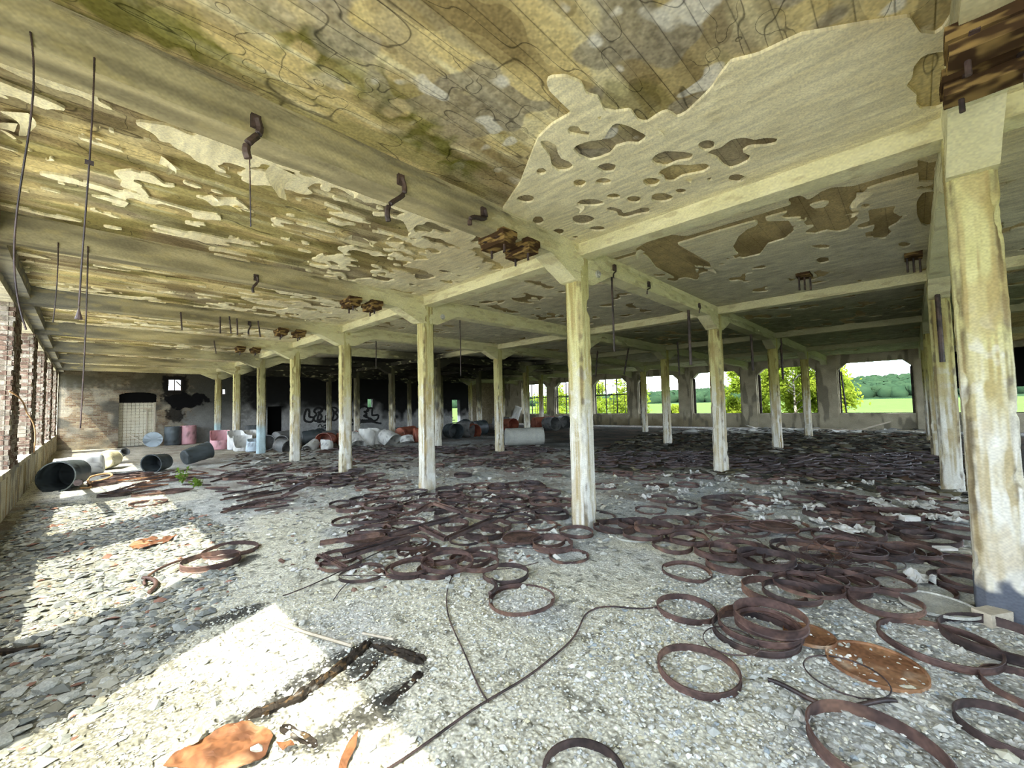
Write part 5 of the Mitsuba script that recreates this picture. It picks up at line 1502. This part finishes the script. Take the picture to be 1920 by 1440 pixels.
# rot turns the drum's axis: 0 points it along +x (away from the left wall)
place('grey_drum', tub(0.28, 0.31, 0.75, 0, 1), 'mat_dark_plastic', 0, 0, 'large dark drum lying by the left wall, its open mouth towards the camera', 'drum', lie=0, rot=-112, R=0.31, xy=(-4.80, 10.28))
k = _n['grey_drum']
place('white_tub', tub(0.25, 0.28, 0.9, 0, 2), 'mat_white_plastic', 0, 0, 'white tub lying in the sun behind the dark drum', 'tub', lie=4, rot=172, R=0.28, xy=(-4.3, 12.6))
place('white_tub', tub(0.25, 0.27, 0.75, 0, 3), 'mat_yellow_plastic', 190, 882, 'cream tub lying sunlit right behind the white one, bottom to the room', 'tub', lie=0, rot=75, R=0.27)
place('broken_hose', tub(0.10, 0.12, 0.75, 0, 4), 'mat_grey_plastic', 205, 868, 'bent grey pipe piece lying behind the cream tub', 'pipe', lie=-20, rot=-60, R=0.13)
place('dark_tub', tub(0.21, 0.245, 0.62, 0, 5), 'mat_dark_plastic', 310, 880, 'dark tub lying on the floor with a pale rim, mouth towards the left windows', 'tub', lie=0, rot=-125, R=0.245)
place('dark_tub', tub(0.22, 0.25, 0.72, 0, 6), 'mat_dark_plastic', 345, 874, 'dark blunt tub leaning behind the open dark one', 'tub', lie=-14, rot=20, R=0.25)
Y_T = YB
place('pink_drum', tub(0.33, 0.33, 0.95, 0, 7), 'mat_pink_plastic', 0, 0, 'pink drum standing against the sooty wall, right of the black one', 'drum', xy=(-0.95, 23.6))
place('black_drum', tub(0.34, 0.34, 0.92, 0, 8), 'mat_dark_plastic', 0, 0, 'black drum standing against the wall, left of the pink one', 'drum', xy=(-1.55, 23.6))
place('grey_disc_lid', lathe([(0, 0), (0.34, 0.01), (0.37, 0.03), (0.37, 0.06), (0.3, 0.05), (0, 0.05)], 30, closed=False), 'mat_blue_plastic', 0, 0, 'pale blue round lid leaning against the tiled doorway', 'lid', xy=(-2.35, 23.3), lie=-12, rot=-90, R=0.34)
place('pole_drum', tub(0.2, 0.2, 0.9, 0, 9), 'mat_grey_plastic', 0, 0, 'dark grey drum lying along the back wall, right of the pink drum', 'drum', xy=(0.35, 23.3), lie=0, rot=0, R=0.2)
put('leaning_pole', tube([(-3.2, YB - 0.02, 0.65), (-2.45, YB - 0.6, 0.0)], 0.02, 6), 'mat_pale_wood', label='thin pole leaning in front of the tiled doorway', cat='pole')
place('pink_tub', tub(0.34, 0.34, 0.82, 0.5, 10), 'mat_pink_plastic', 0, 0, 'pink broken tub standing before the blue footed far column, front bitten out', 'tub', rot=-110, xy=(-0.6, 18.3))
place('white_tub', tub(0.34, 0.34, 0.8, 0.35, 11), 'mat_white_plastic', 444, 842, 'white broken tub right of the pink one', 'tub', rot=-100)
place('white_tub', tub(0.33, 0.34, 0.62, 0.75, 12), 'mat_white_plastic', 455, 845, 'low white broken tub, front torn away, nearest of the white tubs', 'tub', rot=-100)
place('white_tub', tub(0.3, 0.33, 0.8, 0.4, 13), 'mat_white_plastic', 468, 841, 'greyish white tub right of the low torn one', 'tub', rot=-60)
place('black_drum', tub(0.38, 0.40, 0.95, 0, 14), 'mat_dark_plastic', 478, 836, 'black drum standing behind the light blue footed column', 'drum')
place('blue_ball_tub', tub(0.32, 0.26, 0.5, 0.2, 15), 'mat_blue_plastic', 478, 846, 'pale blue tub half hidden by the light blue footed column', 'tub', rot=-100)
LINE = [  # tubs lying about before the back wall: (u, v, material, R, h, lie, rot)
    (503, 842, 'mat_grey_plastic', .30, .6, 0, -110), (522, 846, 'mat_grey_plastic', .28, .6, 10, -70), (516, 838, 'mat_grey_plastic', .36, .8, 0, 20), (534, 842, 'mat_grey_plastic', .26, .55, -10, -120),
    (566, 838, 'mat_dark_plastic', .36, .8, 0, -20), (580, 834, 'mat_dark_plastic', .34, .8, 0, 30), (592, 840, 'mat_white_plastic', .22, .7, 20, -140), (613, 842, 'mat_white_plastic', .24, .4, None, 0),
    (618, 836, 'mat_red_plastic', .32, .8, 0, -130), (634, 835, 'mat_red_plastic', .30, .9, 0, 10), (600, 832, 'mat_grey_plastic', .3, .8, 0, 0),
    (662, 835, 'mat_white_plastic', .36, .8, 30, -100), (676, 833, 'mat_white_plastic', .34, .7, 60, -95), (688, 834, 'mat_white_plastic', .34, .75, None, 0), (704, 832, 'mat_white_plastic', .34, .75, None, 0), (720, 832, 'mat_white_plastic', .38, .8, 20, -80),
    (748, 829, 'mat_red_plastic', .36, .9, 0, 15), (762, 832, 'mat_white_plastic', .32, .3, 70, -100), (776, 830, 'mat_red_plastic', .34, .7, 0, -20), (745, 824, 'mat_dark_plastic', .4, .6, None, 0), (783, 826, 'mat_dark_plastic', .3, .7, 0, -90),
    (842, 822, 'mat_dark_plastic', .4, .8, 0, -100), (858, 820, 'mat_grey_plastic', .42, .8, 0, -60), (876, 818, 'mat_red_plastic', .4, .8, 10, -100), (890, 816, 'mat_dark_plastic', .4, .8, 0, 10), (868, 816, 'mat_dark_plastic', .42, .9, 0, 40),
    (947, 808, 'mat_red_plastic', .4, .9, 0, -100), (1000, 806, 'mat_red_plastic', .42, 1.5, 0, -20), (1024, 806, 'mat_grey_plastic', .42, .9, 0, -100), (1053, 802, 'mat_grey_plastic', .42, .8, 0, -120), (957, 806, 'mat_grey_plastic', .42, 1.1, 0, 120)]
CW = {'mat_grey_plastic': 'grey', 'mat_dark_plastic': 'black', 'mat_white_plastic': 'white', 'mat_red_plastic': 'red brown'}
WH = [(560, 'beside the fifth near column'), (640, 'before the graffiti'), (740, 'right of the third near column'), (800, 'left of the second near column'), (935, 'right of the second near column'), (1400, 'near the barred far windows')]
seen = {}
for n_, (u, v, m_, R, h, lie, rot) in enumerate(LINE):
    w_ = next(b for a, b in WH if u < a)
    c_ = (CW[m_], w_, lie is None)
    seen[c_] = seen.get(c_, 0) + 1
    o = '' if seen[c_] == 1 else ['', '', ' second', ' third', ' fourth'][seen[c_]]
    place(f'plastic_tub', tub(R * 0.92, R, h, 0.3 if m_ == 'mat_white_plastic' else 0, n_ + 20), m_, u, v, f'{CW[m_]} tub {"standing" if lie is None else "lying"} {w_}' + (f',{o} from the left' if o else ''), 'tub', lie=lie, rot=rot, R=R)
place('concrete_cylinder', tub(0.36, 0.36, 1.5, 0, 60), 'mat_grey_plastic', 948, 836, 'pale grey cylinder lying right of the slim column between the second and middle ones', 'cylinder', lie=0, rot=-38, R=0.36)
scene[f'concrete_cylinder']['bsdf'] = {'type': 'ref', 'id': 'mat_stone'}
place('leaning_roll', tub(0.3, 0.3, 1.5, 0, 61), 'mat_white_plastic', 0, 0, 'pale roll leaning in the far corner left of the barred windows', 'roll', xy=(20.2, 20.8), rot=-60, z=-0.15, lie=-70, R=0.2)
# orange hose by the dark drum
P = [px(150, 915, .05), px(165, 900, .1), px(185, 890, .16), px(203, 888, .16), px(205, 895, .1), px(190, 900, .06), px(165, 906, .05)]
put('orange_hose', tube(spline(P, 50), 0.022, 7), 'mat_rope', smooth=True, label='orange brown hose loop right of the dark drum', cat='hose')
P = [(XL + 0.0, 6.8, 2.0), (XL + 0.07, 7.1, 1.92), (XL + 0.09, 8.2, 1.7), (XL + 0.10, 10.2, 1.25), (XL + 0.06, 10.8, 0.8)]
put('loose_cable', tube(spline(P, 40), 0.012, 6), 'mat_rope', smooth=True, label='loose pale cable sagging across the left brick piers', cat='cable')
put('burnt_post', tube([px(147, 905, 0.0), px(150, 905, 0.35) + [0, 0, 0], px(146, 905, 0.6)], 0.05, 7), 'mat_rust_dark', label='dark rusty stump right against the dark drum', cat='stump')

# pale boards along the window wall and debris on the left sills
for n_, (a, b, lab) in enumerate((((1520, 806), (1735, 812), 'long pale plank lying along the window wall under the widest window'), ((1618, 804), (1645, 796), 'short plank leaning up at an angle under the widest window'))):
    p0, p1 = px(*a), px(*b)
    if n_:
        p0 = px(1615, 808); p1 = p0 + [0.6, -1.0, 0.35]
    put('plank', bar_mesh(np.array([p0[0], p0[1], 0.05]), np.array([p1[0], p1[1], 0.06 if not n_ else 0.4]), 0.14, 0.04), 'mat_pale_wood', label=lab, cat='plank')
sd = []
for a in PIERS[2:-1]:
    rs = np.random.default_rng(int(a * 10) + 99)
    for _ in range(26):
        m_ = rock(int(rs.integers(99)), 0.35); m_.apply_scale(rs.uniform(0.02, 0.06)); m_.apply_translation((XL - rs.uniform(0.0, 0.36), rs.uniform(a + 0.65, a + DY - 0.65), SILL + 0.015)); sd.append(m_)
put('sill_rubble', cat_(sd), 'mat_stone', label='bright crumbs of plaster lying on the left window sills', cat='rubble', kind='stuff')

# ------------------------------------------------------------------ weeds
scene['mat_weed'] = {'type': 'principledthin', 'base_color': {'type': 'rgb', 'value': [0.16, 0.26, 0.04]}, 'roughness': 0.6, 'diff_trans': 0.8}


def leaf_cloud(P, size, seed, up_bias=0.0):
    rs = np.random.default_rng(seed); n = len(P)
    u = rs.normal(size=(n, 3)); u[:, 2] += up_bias; u /= np.linalg.norm(u, axis=1, keepdims=True)
    w = np.cross(u, rs.normal(size=(n, 3))); w /= np.linalg.norm(w, axis=1, keepdims=True)
    s_ = size * rs.uniform(0.6, 1.4, (n, 1))
    V = np.stack([P - u * s_, P + w * s_ * 0.55, P + u * s_, P - w * s_ * 0.55], 1).reshape(-1, 3)
    f = np.array([[0, 1, 2, 3]]) + 4 * np.arange(n)[:, None]
    return (V, f)


for n_, (u, v, h, lab) in enumerate(((342, 906, 0.34, 'taller green weed growing from the litter behind the sunlit patch'), (372, 914, 0.22, 'smaller green weed to the right of the taller one'))):
    q = px(u, v); z0 = float(height(q[0], q[1]))
    k = thing('weed', lab, 'plant')
    rs = np.random.default_rng(n_ + 70); st, lf = [], []
    for _ in range(7):
        e = q + [rs.uniform(-0.14, 0.14), rs.uniform(-0.14, 0.14), z0 + h * rs.uniform(0.6, 1.1)]
        b = np.array([q[0], q[1], z0 - 0.01])
        st.append(tube(spline([b, (b + e) / 2 + [0, 0, 0.06], e], 8), 0.004, 4))
        t = rs.uniform(0.3, 1, (11, 1)); lf.append(b * (1 - t) + e * t + rs.normal(0, 0.02, (11, 3)))
    put('stem', cat_(st), 'mat_weed', k, kind='stuff'); put('leaf', leaf_cloud(np.concatenate(lf), 0.035, n_), 'mat_weed', k, kind='stuff')

# ------------------------------------------------------------------ outside
gz = -0.7
g0 = trimesh.Trimesh([(-60, -80, gz), (XL - 0.28, -80, gz), (XL - 0.28, 120, gz), (-60, 120, gz)], [[0, 1, 2], [0, 2, 3]], process=False)
put('yard', g0, 'mat_yard', kind='structure', label='pale ground outside the left windows')
g1 = trimesh.Trimesh([(XL - 0.28, -900, gz - 0.02), (1500, -900, gz - 0.02), (1500, 1500, gz - 0.02), (XL - 0.28, 1500, gz - 0.02)], [[0, 1, 2], [0, 2, 3]], process=False)
put('field', g1, 'mat_field', kind='structure', label='bright green field stretching to the wooded hills')
rs = np.random.default_rng(5)
n = 5200
a = np.sort(rs.uniform(math.radians(-48), math.radians(66), n)); d = rs.uniform(520, 1050, n) ** 1.0
hx, hy = d * np.cos(a), d * np.sin(a)
hill = np.clip((d - 520) / 520, 0, 1) * (26 + 10 * np.cos(2.3 * a + 0.6) + 6 * np.sin(7 * a)) * np.interp(np.degrees(a), [-40, -10, 5, 20, 50], [1.35, 1.25, 0.8, 0.55, 0.5])
B = trimesh.creation.icosphere(1, 1.0)
bv, bf = np.array(B.vertices), np.array(B.faces)
sc = rs.uniform(4.5, 8.5, (n, 1, 1))
V = bv[None] * sc * (1 + rs.uniform(-0.22, 0.22, (n, len(bv), 1))) * np.array([1.0, 1.0, 1.15])
V = V + np.stack([hx, hy, hill + gz + 4.0], -1)[:, None]
put('far_forest', trimesh.Trimesh(V.reshape(-1, 3), (bf[None] + len(bv) * np.arange(n)[:, None, None]).reshape(-1, 3), process=False), 'mat_forest', smooth=True, label='dark green wooded hill beyond the field', cat='forest', kind='stuff')
al = np.radians(np.linspace(-50, 68, 120)); V = []
for dd in (500, 700, 900, 1150):
    hh = np.clip((dd - 520) / 520, 0, 1.2) * (26 + 10 * np.cos(2.3 * al + 0.6) + 6 * np.sin(7 * al)) * np.interp(np.degrees(al), [-40, -10, 5, 20, 50], [1.35, 1.25, 0.8, 0.55, 0.5])
    V.append(np.stack([dd * np.cos(al), dd * np.sin(al), hh + gz + (0 if dd > 500 else -0.3)], -1))
V = np.array(V); i = np.arange(480).reshape(4, 120)
put('hills', (V.reshape(-1, 3), np.stack([i[:-1, :-1], i[1:, :-1], i[1:, 1:], i[:-1, 1:]], -1).reshape(-1, 4)), 'mat_forest', kind='structure', label='wooded hills on the horizon')
put('field_post', tube([(240, -22.0, gz), (240, -22.0, gz + 6.5)], 0.25, 6), 'mat_white_plastic', label='thin pale pole standing in the field beyond the widest window', cat='pole')


def tree(x, y, h, r, n, lab, seed, droop=0.3, name='birch_tree'):
    rs = np.random.default_rng(seed)
    k = thing(name, lab, 'tree', None)
    put('trunk', tube(spline([(x, y, gz - 0.1), (x + 0.1, y + 0.05, gz + h * 0.45), (x, y + 0.1, gz + h * 0.9)], 16), np.linspace(0.10, 0.02, 16), 7), 'mat_bark', k, smooth=True)
    br, P = [], []
    for _ in range(26):
        z = gz + h * rs.uniform(0.15, 0.92); t = rs.uniform(0, 6.28); L = r * rs.uniform(0.55, 1.05) * (1.1 - 0.6 * (z - gz) / h)
        e = np.array([x + L * math.cos(t), y + L * math.sin(t), z + 0.35 * L]); b = np.array([x, y, z])
        tip = e + [0.15 * math.cos(t), 0.15 * math.sin(t), -droop * h * 0.35]
        c = spline([b, e, tip], 10); br.append(tube(c, np.linspace(0.025, 0.006, 10), 4))
        s_ = rs.uniform(0.2, 1, n // 26) ** 0.7
        P.append(c[(s_ * 9).astype(int)] + rs.normal(0, 0.17 * r / 1.5, (n // 26, 3)))
    put('branch', cat_(br), 'mat_bark', k, kind='stuff'); put('leaf', leaf_cloud(np.concatenate(P), 0.115, seed + 1), 'mat_leaf', k, kind='stuff')


tree(26.4, 2.1, 6.3, 2.3, 13000, 'tall yellow green birch filling the third window from the right', 1)
tree(28.2, 1.2, 5.6, 2.0, 9000, 'yellow green birch just right of and behind the tallest one', 2)
tree(27.5, 5.1, 4.6, 1.5, 6500, 'yellow green birch at the right side of the fourth window from the right', 3)
tree(27.5, 10.2, 1.9, 0.9, 1500, 'low green shrub at the foot of the fifth window opening', 4, 0.1, 'shrub')
tree(29, 14.8, 4.0, 2.0, 4200, 'yellow green bush behind the first barred window left of the open ones', 5, 0.1, 'shrub')
tree(29.5, 19.0, 4.2, 2.0, 4200, 'yellow green bush behind the second barred window, partly behind the middle column', 6, 0.1, 'shrub')
tree(30.5, 25.0, 4.2, 2.2, 4200, 'yellow green bush behind the farthest barred window', 7, 0.1, 'shrub')
